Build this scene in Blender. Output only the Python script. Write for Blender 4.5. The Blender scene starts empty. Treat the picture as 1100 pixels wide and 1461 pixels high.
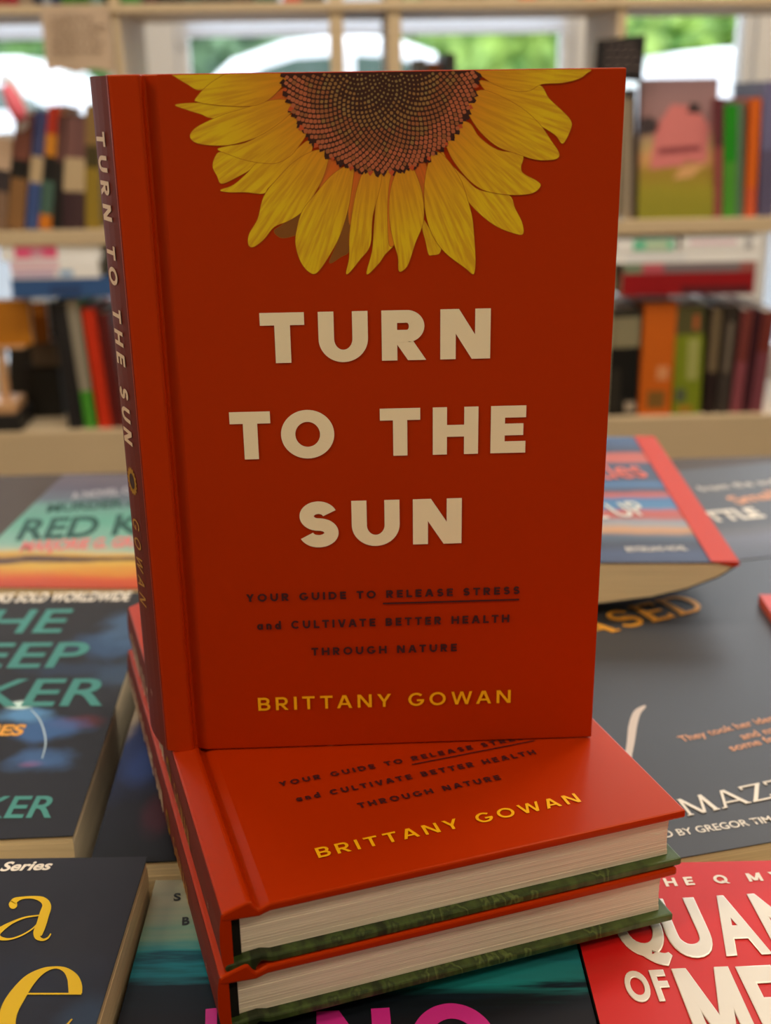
import bpy, bmesh, math, random
from mathutils import Vector, Matrix, noise
random.seed(7)
rad = math.radians

# ------------------------------------------------------------------ camera, world, lights, exposure
B = 0.83                                   # height of the top of the book pile above the floor
SC = bpy.context.scene
COL = SC.collection
F_PX = 1649.09
CAM = Vector((0.06541, -0.35630, 0.21503 + B))
YAW, PITCH, ROLL = rad(1.99782), rad(19.70737), rad(-0.85110)
fwd = Vector((math.sin(YAW) * math.cos(PITCH), math.cos(YAW) * math.cos(PITCH), -math.sin(PITCH)))
r0 = Vector((math.cos(YAW), -math.sin(YAW), 0))
u0 = r0.cross(fwd)
right = math.cos(ROLL) * r0 + math.sin(ROLL) * u0
upv = -math.sin(ROLL) * r0 + math.cos(ROLL) * u0
cam_d = bpy.data.cameras.new('camera')
cam = bpy.data.objects.new('camera', cam_d)
COL.objects.link(cam)
cam.matrix_world = Matrix(((right.x, upv.x, -fwd.x, CAM.x), (right.y, upv.y, -fwd.y, CAM.y),
                           (right.z, upv.z, -fwd.z, CAM.z), (0, 0, 0, 1)))
cam_d.sensor_width = 36.0
cam_d.lens = F_PX / 1461 * 36.0
cam_d.clip_start = 0.01
cam_d.dof.use_dof = True
cam_d.dof.focus_distance = 0.365
cam_d.dof.aperture_fstop = 10.0
SC.camera = cam

W = bpy.data.worlds.new('world')
SC.world = W
W.use_nodes = True
bg = W.node_tree.nodes['Background']
bg.inputs['Color'].default_value = (0.86, 0.93, 1.0, 1)
bg.inputs['Strength'].default_value = 3.6


def area(name, loc, target, sx, sy, power, color):
    l = bpy.data.lights.new(name, 'AREA')
    l.shape = 'RECTANGLE'
    l.size, l.size_y = sx, sy
    l.energy = power
    l.color = color
    o = bpy.data.objects.new(name, l)
    COL.objects.link(o)
    o.location = loc
    o.rotation_euler = (Vector(target) - Vector(loc)).to_track_quat('-Z', 'Y').to_euler()
    return o


# ceiling lamps of the shop (warm), behind and above the camera and over the shelves
area('ceiling_lamp_light', (-1.7, -0.8, 2.52), (-1.7, -0.8, 0), 1.2, 0.3, 32, (1.0, 0.8, 0.54))
area('ceiling_lamp_light', (1.1, -0.9, 2.52), (1.1, -0.9, 0), 1.2, 0.3, 16, (1.0, 0.8, 0.54))
area('ceiling_lamp_light', (0.2, 0.75, 2.52), (0.2, 0.8, 0), 1.8, 0.3, 25, (1.0, 0.93, 0.83))
area('ceiling_lamp_light', (1.5, 1.1, 2.52), (1.5, 1.1, 0), 0.9, 0.3, 15, (1.0, 0.8, 0.56))
# daylight sampling portal at the window wall
po = bpy.data.lights.new('window_portal', 'AREA')
po.shape = 'RECTANGLE'
po.size, po.size_y = 4.8, 2.1
po.cycles.is_portal = True
poo = bpy.data.objects.new('window_portal', po)
COL.objects.link(poo)
poo.location = (0, 2.64, 1.35)
poo.rotation_euler = (rad(-90), 0, 0)

SC.view_settings.view_transform = 'Standard'
SC.view_settings.look = 'None'
SC.view_settings.exposure = 0.0
SC.view_settings.gamma = 1.0
SC.view_settings.use_curve_mapping = False


# ------------------------------------------------------------------ helpers
def ray(px, py):
    return right * ((px - 550) / F_PX) + upv * (-(py - 730.5) / F_PX) + fwd


def uz(px, py, z):                         # pixel of the photograph -> point on the level z (above the pile top)
    d = ray(px, py)
    return CAM + d * ((z + B - CAM.z) / d.z)


def uy(px, py, y):                         # pixel of the photograph -> point at depth y
    d = ray(px, py)
    return CAM + d * ((y - CAM.y) / d.y)


def S(r, g, b):
    f = lambda c: (c / 255) / 12.92 if c <= 10 else ((c / 255 + 0.055) / 1.055) ** 2.4
    return (f(r), f(g), f(b), 1)


_m = {}


def mat(name, col, rough=0.45, spec=0.5, metal=0.0, noise_amt=0.0, noise_scale=40, bump=0.0, emit=None):
    if name in _m:
        return _m[name]
    m = bpy.data.materials.new(name)
    m.use_nodes = True
    nt = m.node_tree
    b = nt.nodes['Principled BSDF']
    b.inputs['Base Color'].default_value = col
    b.inputs['Roughness'].default_value = rough
    b.inputs['Specular IOR Level'].default_value = spec
    b.inputs['Metallic'].default_value = metal
    if noise_amt or bump:
        tc = nt.nodes.new('ShaderNodeTexCoord')
        n = nt.nodes.new('ShaderNodeTexNoise')
        n.inputs['Scale'].default_value = noise_scale
        n.inputs['Detail'].default_value = 4
        nt.links.new(tc.outputs['Object'], n.inputs['Vector'])
        if noise_amt:
            mx = nt.nodes.new('ShaderNodeMixRGB')
            mx.blend_type = 'MIX'
            mx.inputs[1].default_value = tuple(c * (1 - noise_amt) for c in col[:3]) + (1,)
            mx.inputs[2].default_value = tuple(min(1, c * (1 + noise_amt)) for c in col[:3]) + (1,)
            nt.links.new(n.outputs['Fac'], mx.inputs[0])
            nt.links.new(mx.outputs[0], b.inputs['Base Color'])
        if bump:
            bp = nt.nodes.new('ShaderNodeBump')
            bp.inputs['Strength'].default_value = bump
            bp.inputs['Distance'].default_value = 0.001
            nt.links.new(n.outputs['Fac'], bp.inputs['Height'])
            nt.links.new(bp.outputs['Normal'], b.inputs['Normal'])
    _m[name] = m
    return m


def art(name, axis, length, stops, distort=0.0, nscale=(10, 40, 1), ndetail=5, blobs=(), rough=0.4, spec=0.5,
        interp='LINEAR', warp=0.35, start=0.0):
    """printed cover: a colour ramp along one axis of the cover, broken up by stretched noise, with soft blobs"""
    m = bpy.data.materials.new(name)
    m.use_nodes = True
    nt = m.node_tree
    N, L = nt.nodes, nt.links
    b = N['Principled BSDF']
    b.inputs['Roughness'].default_value = rough
    b.inputs['Specular IOR Level'].default_value = spec
    tc = N.new('ShaderNodeTexCoord')
    mp = N.new('ShaderNodeMapping')
    mp.inputs['Scale'].default_value = nscale
    L.new(tc.outputs['Object'], mp.inputs['Vector'])
    nz = N.new('ShaderNodeTexNoise')
    nz.inputs['Scale'].default_value = 1.0
    nz.inputs['Detail'].default_value = ndetail
    L.new(mp.outputs[0], nz.inputs['Vector'])
    sx = N.new('ShaderNodeSeparateXYZ')
    L.new(tc.outputs['Object'], sx.inputs[0])
    a1 = N.new('ShaderNodeMath'); a1.operation = 'SUBTRACT'; a1.inputs[1].default_value = start
    L.new(sx.outputs[axis], a1.inputs[0])
    a2 = N.new('ShaderNodeMath'); a2.operation = 'DIVIDE'; a2.inputs[1].default_value = length
    L.new(a1.outputs[0], a2.inputs[0])
    a3 = N.new('ShaderNodeMath'); a3.operation = 'SUBTRACT'; a3.inputs[1].default_value = 0.5
    L.new(nz.outputs['Fac'], a3.inputs[0])
    a4 = N.new('ShaderNodeMath'); a4.operation = 'MULTIPLY_ADD'; a4.inputs[1].default_value = distort
    L.new(a3.outputs[0], a4.inputs[0])
    L.new(a2.outputs[0], a4.inputs[2])
    cr = N.new('ShaderNodeValToRGB')
    cr.color_ramp.interpolation = interp
    st = sorted(stops, key=lambda s: s[0])
    e = cr.color_ramp.elements
    e[0].position, e[0].color = max(0, st[0][0]), st[0][1]
    e[1].position, e[1].color = min(1, st[-1][0]), st[-1][1]
    for p, c in st[1:-1]:
        x = e.new(min(1, max(0, p)))
        x.color = c
    L.new(a4.outputs[0], cr.inputs[0])
    cur = cr.outputs[0]
    for (cx, cy, rx, ry, colr, strength) in blobs:
        vs = N.new('ShaderNodeVectorMath'); vs.operation = 'SUBTRACT'; vs.inputs[1].default_value = (cx, cy, 0)
        L.new(tc.outputs['Object'], vs.inputs[0])
        vd = N.new('ShaderNodeVectorMath'); vd.operation = 'MULTIPLY'; vd.inputs[1].default_value = (1 / rx, 1 / ry, 0)
        L.new(vs.outputs[0], vd.inputs[0])
        ln = N.new('ShaderNodeVectorMath'); ln.operation = 'LENGTH'
        L.new(vd.outputs[0], ln.inputs[0])
        wp = N.new('ShaderNodeMath'); wp.operation = 'MULTIPLY_ADD'; wp.inputs[1].default_value = warp * 4
        L.new(a3.outputs[0], wp.inputs[0])
        L.new(ln.outputs['Value'], wp.inputs[2])
        mr = N.new('ShaderNodeMapRange'); mr.interpolation_type = 'SMOOTHSTEP'
        mr.inputs[1].default_value = 1.0; mr.inputs[2].default_value = 0.25
        mr.inputs[3].default_value = 0.0; mr.inputs[4].default_value = strength
        L.new(wp.outputs[0], mr.inputs[0])
        mx = N.new('ShaderNodeMixRGB')
        mx.inputs[2].default_value = colr
        L.new(mr.outputs[0], mx.inputs[0])
        L.new(cur, mx.inputs[1])
        cur = mx.outputs[0]
    L.new(cur, b.inputs['Base Color'])
    return m


def paper_edge(name, col, axis=2, scale=2600, dark=0.78):
    """fore edge of a block of pages: fine lines along the pages"""
    m = bpy.data.materials.new(name)
    m.use_nodes = True
    N, L = m.node_tree.nodes, m.node_tree.links
    b = N['Principled BSDF']
    b.inputs['Roughness'].default_value = 0.85
    b.inputs['Specular IOR Level'].default_value = 0.2
    tc = N.new('ShaderNodeTexCoord')
    mp = N.new('ShaderNodeMapping')
    sc = [14, 14, 14]
    sc[axis] = scale
    mp.inputs['Scale'].default_value = sc
    L.new(tc.outputs['Object'], mp.inputs['Vector'])
    n = N.new('ShaderNodeTexNoise')
    n.inputs['Scale'].default_value = 1.0
    n.inputs['Detail'].default_value = 3
    L.new(mp.outputs[0], n.inputs['Vector'])
    cr = N.new('ShaderNodeValToRGB')
    cr.color_ramp.elements[0].position = 0.3
    cr.color_ramp.elements[0].color = tuple(c * dark for c in col[:3]) + (1,)
    cr.color_ramp.elements[1].position = 0.62
    cr.color_ramp.elements[1].color = col
    L.new(n.outputs['Fac'], cr.inputs[0])
    L.new(cr.outputs[0], b.inputs['Base Color'])
    bp = N.new('ShaderNodeBump')
    bp.inputs['Strength'].default_value = 0.35
    bp.inputs['Distance'].default_value = 0.0004
    L.new(n.outputs['Fac'], bp.inputs['Height'])
    L.new(bp.outputs['Normal'], b.inputs['Normal'])
    return m


class MB:
    """collects polygons; build() links them as one mesh object"""
    def __init__(s):
        s.v, s.f, s.mi = [], [], []

    def poly(s, pts, mi=0):
        k = len(s.v)
        s.v += [tuple(p) for p in pts]
        s.f.append(tuple(range(k, k + len(pts))))
        s.mi.append(mi)

    def box(s, x0, x1, y0, y1, z0, z1, mi=0):
        k = len(s.v)
        s.v += [(x0, y0, z0), (x1, y0, z0), (x1, y1, z0), (x0, y1, z0),
                (x0, y0, z1), (x1, y0, z1), (x1, y1, z1), (x0, y1, z1)]
        for q in ((0, 3, 2, 1), (4, 5, 6, 7), (0, 1, 5, 4), (1, 2, 6, 5), (2, 3, 7, 6), (3, 0, 4, 7)):
            s.f.append(tuple(k + i for i in q))
            s.mi.append(mi)

    def prism(s, prof, fn, t0, t1, mi=0, mi_end=None):
        """profile of 2D points swept from t0 to t1; fn(u, v, t) -> point"""
        k, n = len(s.v), len(prof)
        s.v += [tuple(fn(u, v, t0)) for u, v in prof] + [tuple(fn(u, v, t1)) for u, v in prof]
        for i in range(n):
            j = (i + 1) % n
            s.f.append((k + i, k + j, k + n + j, k + n + i))
            s.mi.append(mi)
        me = mi if mi_end is None else mi_end
        s.f.append(tuple(k + i for i in reversed(range(n)))); s.mi.append(me)
        s.f.append(tuple(k + n + i for i in range(n))); s.mi.append(me)

    def tube(s, pts, r, n=10, mi=0, cap=True):
        rings = []
        for i, p in enumerate(pts):
            p = Vector(p)
            a = Vector(pts[max(0, i - 1)]); b2 = Vector(pts[min(len(pts) - 1, i + 1)])
            t = (b2 - a).normalized()
            x = t.cross(Vector((0.3, 0.1, 1))).normalized()
            y = t.cross(x)
            rr = r[i] if isinstance(r, (list, tuple)) else r
            k = len(s.v)
            s.v += [tuple(p + rr * (math.cos(q * 2 * math.pi / n) * x + math.sin(q * 2 * math.pi / n) * y)) for q in range(n)]
            rings.append(k)
        for a, b2 in zip(rings, rings[1:]):
            for q in range(n):
                s.f.append((a + q, a + (q + 1) % n, b2 + (q + 1) % n, b2 + q)); s.mi.append(mi)
        if cap:
            s.f.append(tuple(rings[0] + q for q in reversed(range(n)))); s.mi.append(mi)
            s.f.append(tuple(rings[-1] + q for q in range(n))); s.mi.append(mi)

    def build(s, name, mats, parent=None, bevel=0.0, seg=2, smooth=False, fix=False):
        me = bpy.data.meshes.new(name)
        me.from_pydata(s.v, [], s.f)
        if not isinstance(mats, (list, tuple)):
            mats = [mats]
        for m in mats:
            me.materials.append(m)
        me.polygons.foreach_set('material_index', s.mi)
        if smooth:
            me.polygons.foreach_set('use_smooth', [True] * len(s.f))
        me.update()
        if fix:
            bm = bmesh.new(); bm.from_mesh(me)
            bmesh.ops.recalc_face_normals(bm, faces=bm.faces)
            bm.to_mesh(me); bm.free()
        o = bpy.data.objects.new(name, me)
        COL.objects.link(o)
        if parent is not None:
            o.parent = parent
        if bevel:
            bv = o.modifiers.new('bevel', 'BEVEL')
            bv.width = bevel; bv.segments = seg; bv.limit_method = 'ANGLE'; bv.angle_limit = rad(40)
        return o


def empty(name, M, label, cat, group=None):
    o = bpy.data.objects.new(name, None)
    COL.objects.link(o)
    o.empty_display_size = 0.02
    o.matrix_world = M
    o['label'] = label
    o['category'] = cat
    if group:
        o['group'] = group
    return o


def tag(o, label, cat, group=None):
    o['label'] = label; o['category'] = cat
    if group:
        o['group'] = group
    return o


def structure(o):
    o['kind'] = 'structure'
    return o


def copy_thing(o, M, label):
    c = o.copy(); COL.objects.link(c)
    c.matrix_world = M
    c['label'] = label
    for ch in list(o.children):
        d = ch.copy(); COL.objects.link(d); d.parent = c
        for g in list(ch.children):
            h = g.copy(); COL.objects.link(h); h.parent = d
    return c


# ------------------------------------------------------------------ lettering
def glyph(ch, w, v, serif=0.0):
    """capital built of strokes; cap height 1, stem width w, bar width v -> (advance width, polygons)"""
    P = []
    thin = v * 1.25 if serif else w

    def R(x0, y0, x1, y1):
        P.append([(x0, y0), (x1, y0), (x1, y1), (x0, y1)])

    def D(x0, y0, x1, y1, t=None):
        if t is None:
            t = thin if (x1 - x0) * (y1 - y0) > 0 else w
            if not serif:
                t = w * 1.08
        P.append([(x0 - t / 2, y0), (x0 + t / 2, y0), (x1 + t / 2, y1), (x1 - t / 2, y1)])

    def A(cx, cy, rx, ry, a0, a1, tw=None, tv=None, n=28):
        tw = w if tw is None else tw; tv = v if tv is None else tv
        k = max(4, int(n * abs(a1 - a0) / 180))
        pr = None
        for i in range(k + 1):
            a = rad(a0 + (a1 - a0) * i / k)
            o = (cx + rx * math.cos(a), cy + ry * math.sin(a)); q = (cx + (rx - tw) * math.cos(a), cy + (ry - tv) * math.sin(a))
            if pr:
                P.append([pr[0], o, q, pr[1]])
            pr = (o, q)

    def foot(x, y):                        # a small serif on a stem end
        if serif:
            h = v * 0.7
            y0 = y if y < 0.5 else y - h
            R(x - serif, y0, x + w + serif, y0 + h)

    if ch == ' ':
        return 0.42, []
    if ch in ':.':
        R(0, 0, w, v)
        if ch == ':':
            R(0, 0.5, w, 0.5 + v)
        return w, P
    if ch == 'T':
        X = 0.82; R(0, 1 - v, X, 1); R(X / 2 - w / 2, 0, X / 2 + w / 2, 1); foot(X / 2 - w / 2, 0)
    elif ch == 'U':
        X = 0.92; r = 0.46; R(0, r, w, 1); R(X - w, r, X, 1); A(X / 2, r, X / 2, r + 0.01, 180, 360)
    elif ch == 'R':
        X = 0.84; m = 0.36; R(0, 0, w, 1); cx = 0.47
        R(w, 1 - v, cx, 1); R(w, m, cx, m + v); A(cx, (1 + m) / 2, X * 0.95 - cx, (1 - m) / 2, -90, 90)
        D(X - w * 0.62, 0, 0.42, m + 0.02, w * 1.18); foot(0, 0)
    elif ch == 'N':
        X = 0.94; R(0, 0, w if not serif else thin, 1); R(X - (w if not serif else thin), 0, X, 1); D(X - w * 0.6, 0, w * 0.6, 1, w * 1.2)
    elif ch == 'O' or ch == 'Q':
        X = 1.08; A(X / 2, 0.5, X / 2, 0.512, 0, 360)
        if ch == 'Q':
            D(X * 0.98, -0.04, X * 0.58, 0.32, w)
    elif ch == 'H':
        X = 0.93; R(0, 0, w, 1); R(X - w, 0, X, 1); R(w, 0.5 - v / 2, X - w, 0.5 + v / 2)
    elif ch == 'E' or ch == 'F':
        X = 0.72; R(0, 0, w, 1); R(w, 1 - v, X, 1); R(w, 0.5 - v / 2, X * 0.93, 0.5 + v / 2)
        if ch == 'E':
            R(w, 0, X, v)
        if serif:
            R(X - v, 0.8, X, 1); R(-serif, 0, 0, v * 0.7); R(-serif, 1 - v * 0.7, 0, 1)
            if ch == 'E':
                R(X - v, 0, X, 0.22)
    elif ch == 'L':
        X = 0.68; R(0, 0, w, 1); R(w, 0, X, v); foot(0, 1)
    elif ch == 'I':
        X = w; R(0, 0, w, 1); foot(0, 0); foot(0, 1)
    elif ch in 'PB':
        X = 0.8; m = 0.42; cx = 0.44; R(0, 0, w, 1)
        R(w, 1 - v, cx, 1); R(w, m, cx, m + v * 0.9); A(cx, (1 + m) / 2, X * 0.95 - cx, (1 - m) / 2, -90, 90)
        if ch == 'B':
            R(w, 0, cx, v); A(cx, (m + v * 0.9) / 2, X - cx, (m + v * 0.9) / 2, -90, 90)
    elif ch == 'D':
        X = 0.94; cx = 0.44; R(0, 0, w, 1); R(w, 0, cx, v); R(w, 1 - v, cx, 1); A(cx, 0.5, X - cx, 0.5, -90, 90)
        if serif:
            R(-serif, 0, 0, v * 0.7); R(-serif, 1 - v * 0.7, 0, 1)
    elif ch == 'C':
        X = 0.98; A(0.53, 0.5, 0.53, 0.512, 42, 318)
    elif ch == 'G':
        X = 1.04; A(0.53, 0.5, 0.53, 0.512, 42, 352); R(0.56, 0.5 - v * 0.9, X, 0.5)
    elif ch == 'S':
        X = 0.76; t = (w + v) / 2 * (0.96 if serif else 1.02); ry = (0.5 - t / 2 + 0.008) / 2 + 0.0; pts = []
        for i in range(25):
            a = rad(18 + (270 - 18) * i / 24); pts.append((X / 2 + (X / 2 - t / 2 - 0.02) * math.cos(a), 0.5 + ry + ry * math.sin(a)))
        for i in range(1, 25):
            a = rad(90 - (90 + 162) * i / 24); pts.append((X / 2 + (X / 2 - t / 2) * math.cos(a), 0.5 - ry + ry * math.sin(a)))
        pr = None
        for i, p in enumerate(pts):
            a = pts[max(0, i - 1)]; b2 = pts[min(len(pts) - 1, i + 1)]
            dx, dy = b2[0] - a[0], b2[1] - a[1]; l = math.hypot(dx, dy)
            tt = t * (0.72 + 0.5 * (1 - abs(i - 24) / 24)) if serif else t
            nx, ny = -dy / l * tt / 2, dx / l * tt / 2
            q = ((p[0] + nx, p[1] + ny), (p[0] - nx, p[1] - ny))
            if pr:
                P.append([pr[0], q[0], q[1], pr[1]])
            pr = q
    elif ch == 'A':
        X = 1.0; D(w * 0.52, 0, X / 2 - (w * 0.12), 1); D(X - w * 0.52, 0, X / 2 + w * 0.12, 1)
        R(0.25, 0.24, 0.75, 0.24 + v * 0.9)
        if serif:
            R(-serif, 0, thin + serif, v * 0.7); R(X - w - serif * 0.6, 0, X + serif, v * 0.7)
    elif ch == 'V':
        X = 0.96; D(X / 2 - w * 0.1, 0, w * 0.52, 1); D(X / 2 + w * 0.1, 0, X - w * 0.52, 1)
    elif ch == 'W':
        X = 1.4
        for a, b2 in ((0.37, w * 0.5), (0.37, 0.7), (1.03, 0.7), (1.03, X - w * 0.5)):
            D(a, 0, b2, 1, w * 0.95 if not serif else None)
    elif ch == 'M':
        X = 1.14
        if serif:
            D(0.06, 0, 0.14, 1); D(X - 0.12, 0, X - 0.22, 1); D(X / 2 - 0.02, 0, 0.14, 1); D(X / 2, 0, X - 0.22, 1)
            R(-serif, 0, 0.12 + serif, v * 0.7); R(X - 0.12 - w / 2 - serif, 0, X - 0.12 + w / 2 + serif, v * 0.7)
        else:
            R(0, 0, w, 1); R(X - w, 0, X, 1); D(X / 2, 0.1, w * 0.55, 1, w * 1.15); D(X / 2, 0.1, X - w * 0.55, 1, w * 1.15)
    elif ch == 'Y':
        X = 0.92; R(X / 2 - w / 2, 0, X / 2 + w / 2, 0.45); D(X / 2, 0.4, w * 0.55, 1, w * 1.12); D(X / 2, 0.4, X - w * 0.55, 1, w * 1.12)
    elif ch == 'K':
        X = 0.88; R(0, 0, w, 1); D(w * 0.8, 0.38, X - w * 0.6, 1, w * 1.2); D(X - w * 0.55, 0, 0.4, 0.62, w * 1.2)
    elif ch == 'Z':
        X = 0.82; R(0, 1 - v, X, 1); R(0, 0, X, v); D(w * 0.6, v * 0.5, X - w * 0.6, 1 - v * 0.5, w * 1.15)
        if serif:
            R(0, 0.8, v, 1); R(X - v, 0, X, 0.22)
    elif ch == 'a':
        X = 0.7; A(0.34, 0.35, 0.34, 0.37, 0, 360); R(X - w, 0, X, 0.72)
    elif ch == 'n':
        X = 0.64; R(0, 0, w, 0.72); A(X / 2, 0.4, X / 2, 0.33, 0, 180); R(X - w, 0, X, 0.4)
    elif ch == 'd':
        X = 0.72; A(0.34, 0.35, 0.34, 0.37, 0, 360); R(X - w, 0, X, 1.05)
    else:
        X = 0.6; R(0, 0, w, 1)
    return X, P


def stroke_text(s, w, v, track, serif=0.0, space=None):
    x, out, kern = 0.0, [], {'TO': -0.05, 'AT': -0.08, 'TA': -0.08, 'LT': -0.06, 'WA': -0.1, 'AV': -0.1, 'VA': -0.1}
    for i, ch in enumerate(s):
        X, P = glyph(ch, w, v, serif)
        if ch == ' ' and space is not None:
            X = space
        for p in P:
            out.append([(x + a, b2) for a, b2 in p])
        x += X + track + kern.get(s[i:i + 2], 0)
    x -= track
    return [[(a / x, b2) for a, b2 in p] for p in out]       # width normalised to 1


def ccw(p):
    a = sum(p[i][0] * p[(i + 1) % len(p)][1] - p[(i + 1) % len(p)][0] * p[i][1] for i in range(len(p)))
    return p if a > 0 else p[::-1]


def put_text(name, parent, polys, O, U, V, material, lift=Vector((0, 0, 0)), thick=0.0):
    """lettering of unit width and unit cap height laid on a surface: O + a U + b V (in the parent's space)"""
    mb = MB()
    nrm = U.cross(V).normalized()
    for i, p in enumerate(polys):
        p = ccw(p)
        if thick:
            mb.prism(p, lambda a, b2, t: O + U * a + V * b2 + nrm * t + lift, 0, thick + (i % 9) * 4e-6)
        else:
            mb.poly([O + U * a + V * b2 + lift + nrm * ((i % 9) * 4e-6) for a, b2 in p])
    return mb.build(name, material, parent)


def font_mesh(s, bold=0.0, extrude=0.0, bevel=0.0, shear=0.0, space=1.0):
    c = bpy.data.curves.new('lettering', 'FONT')
    c.body = s; c.offset = bold; c.extrude = extrude; c.bevel_depth = bevel * 0.6; c.bevel_resolution = 2; c.shear = shear
    c.space_character = space; c.resolution_u = 6
    o = bpy.data.objects.new('lettering', c)
    COL.objects.link(o)
    bpy.context.view_layer.update()
    dg = bpy.context.evaluated_depsgraph_get()
    me = bpy.data.meshes.new_from_object(o.evaluated_get(dg))
    bpy.data.objects.remove(o)
    return me


def put_font(name, parent, s, O, U, V, material, bold=0.0, thick=0.0, shear=0.0, space=1.0, ref='cap', smooth=False):
    bev = 0.0
    me = font_mesh(s, bold, 0.01 if thick else 0, 0.03 if thick else 0, shear, space)
    xs = [v.co.x for v in me.vertices]; ys = [v.co.y for v in me.vertices]
    x0, x1 = min(xs), max(xs)
    cap = 0.729 if ref == 'cap' else (max(ys) - min(ys))
    yb = 0.0 if ref == 'cap' else min(ys)
    nrm = U.cross(V).normalized()
    for v in me.vertices:
        a = (v.co.x - x0) / (x1 - x0); b2 = (v.co.y - yb) / cap
        zz = (v.co.z + 0.04) / 0.08 * thick if thick else 0
        v.co = O + U * a + V * b2 + nrm * zz
    me.materials.clear(); me.materials.append(material)
    for p in me.polygons:
        p.material_index = 0
    me.name = name
    o = bpy.data.objects.new(name, me)
    COL.objects.link(o); o.parent = parent
    return o


def frame_z(parent, pL, pR, pT, z):
    """baseline-left, baseline-right and cap-top pixels -> origin and axes of lettering on the level z, in the parent's space"""
    inv = parent.matrix_world.inverted()
    a, b2, t = (inv @ uz(*q, z) for q in (pL, pR, pT))
    U = b2 - a
    n = Vector((-U.y, U.x, 0)).normalized()
    V = n * (t - a).dot(n)
    return a, U, V


def smooth_closed(pts, k=5):
    out, n = [], len(pts)
    for i in range(n):
        p0, p1, p2, p3 = pts[i - 1], pts[i], pts[(i + 1) % n], pts[(i + 2) % n]
        for j in range(k):
            t = j / k
            out.append(tuple(0.5 * (2 * b1 + (c - a) * t + (2 * a - 5 * b1 + 4 * c - d) * t * t + (3 * b1 - a - 3 * c + d) * t ** 3)
                             for a, b1, c, d in zip(p0, p1, p2, p3)))
    return out


def pen(pts, k=7):
    """open stroke through (x, y, width) points -> quads"""
    P, n = [], len(pts)
    sm = []
    for i in range(n - 1):
        p0, p1, p2, p3 = pts[max(0, i - 1)], pts[i], pts[i + 1], pts[min(n - 1, i + 2)]
        for j in range(k + (1 if i == n - 2 else 0)):
            t = j / k
            sm.append(tuple(0.5 * (2 * b1 + (c - a) * t + (2 * a - 5 * b1 + 4 * c - d) * t * t + (3 * b1 - a - 3 * c + d) * t ** 3)
                            for a, b1, c, d in zip(p0, p1, p2, p3)))
    pr = None
    for i, p in enumerate(sm):
        a = sm[max(0, i - 1)]; b2 = sm[min(len(sm) - 1, i + 1)]
        dx, dy = b2[0] - a[0], b2[1] - a[1]; l = math.hypot(dx, dy) or 1
        nx, ny = -dy / l * p[2] / 2, dx / l * p[2] / 2
        q = ((p[0] + nx, p[1] + ny), (p[0] - nx, p[1] - ny))
        if pr:
            P.append([pr[0], q[0], q[1], pr[1]])
        pr = q
    return P


# ------------------------------------------------------------------ setting: the shop
WALL = mat('warm white wall paint', S(214, 205, 190), 0.8, 0.2, noise_amt=0.05, noise_scale=6)
CEIL = mat('white ceiling paint', S(225, 220, 210), 0.85, 0.2, noise_amt=0.04, noise_scale=5)
FLOOR = mat('brown grey carpet', S(88, 78, 70), 0.95, 0.1, noise_amt=0.3, noise_scale=90)
WHITE = mat('white window paint', S(236, 236, 238), 0.4, 0.5, noise_amt=0.02, noise_scale=12)
XL, XR, YB, YW, ZC = -2.6, 2.6, -2.6, 2.5, 2.6


def slab(name, m, *b):
    mb = MB()
    for q in b:
        mb.box(*q)
    return structure(mb.build(name, m))


slab('floor', FLOOR, (XL, XR, YB, YW, -0.06, 0.0))
slab('ceiling', CEIL, (XL, XR, YB, YW, ZC, ZC + 0.06))
slab('wall_left', WALL, (XL - 0.1, XL, YB, YW, 0, ZC))
slab('wall_right', WALL, (XR, XR + 0.1, YB, YW, 0, ZC))
slab('wall_back', WALL, (XL, XR, YB - 0.1, YB, 0, ZC))
BLIND = bpy.data.materials.new('white blind fabric')
BLIND.use_nodes = True
_n, _l = BLIND.node_tree.nodes, BLIND.node_tree.links
_n.remove(_n['Principled BSDF'])
_d = _n.new('ShaderNodeBsdfDiffuse'); _d.inputs['Color'].default_value = (0.8, 0.79, 0.8, 1)
_t = _n.new('ShaderNodeBsdfTranslucent'); _t.inputs['Color'].default_value = (0.95, 0.95, 0.98, 1)
_x = _n.new('ShaderNodeMixShader'); _x.inputs[0].default_value = 0.9
_w = _n.new('ShaderNodeTexWave'); _w.inputs['Scale'].default_value = 60; _w.bands_direction = 'Z'
_b = _n.new('ShaderNodeBump'); _b.inputs['Strength'].default_value = 0.1
_l.new(_w.outputs['Fac'], _b.inputs['Height']); _l.new(_b.outputs[0], _d.inputs['Normal'])
_l.new(_d.outputs[0], _x.inputs[1]); _l.new(_t.outputs[0], _x.inputs[2]); _l.new(_x.outputs[0], _n['Material Output'].inputs['Surface'])
WIN = [(-2.45, -1.42), (-1.36, -0.43), (-0.30, 0.62), (0.69, 1.045), (1.10, 2.45)]
ZS, ZH, ZT = B - 0.42, 2.42, B + 0.362
ZM_ = ZT + 0.13
fw = [(XL, XR, YW, YW + 0.12, 0, ZS), (XL, XR, YW, YW + 0.12, ZH, ZC)]
xe = [XL] + [e for w in WIN for e in w] + [XR]
for i in range(0, len(xe), 2):
    fw.append((xe[i], xe[i + 1], YW, YW + 0.12, ZS, ZH))
slab('wall_front', WHITE, *fw)

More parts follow.
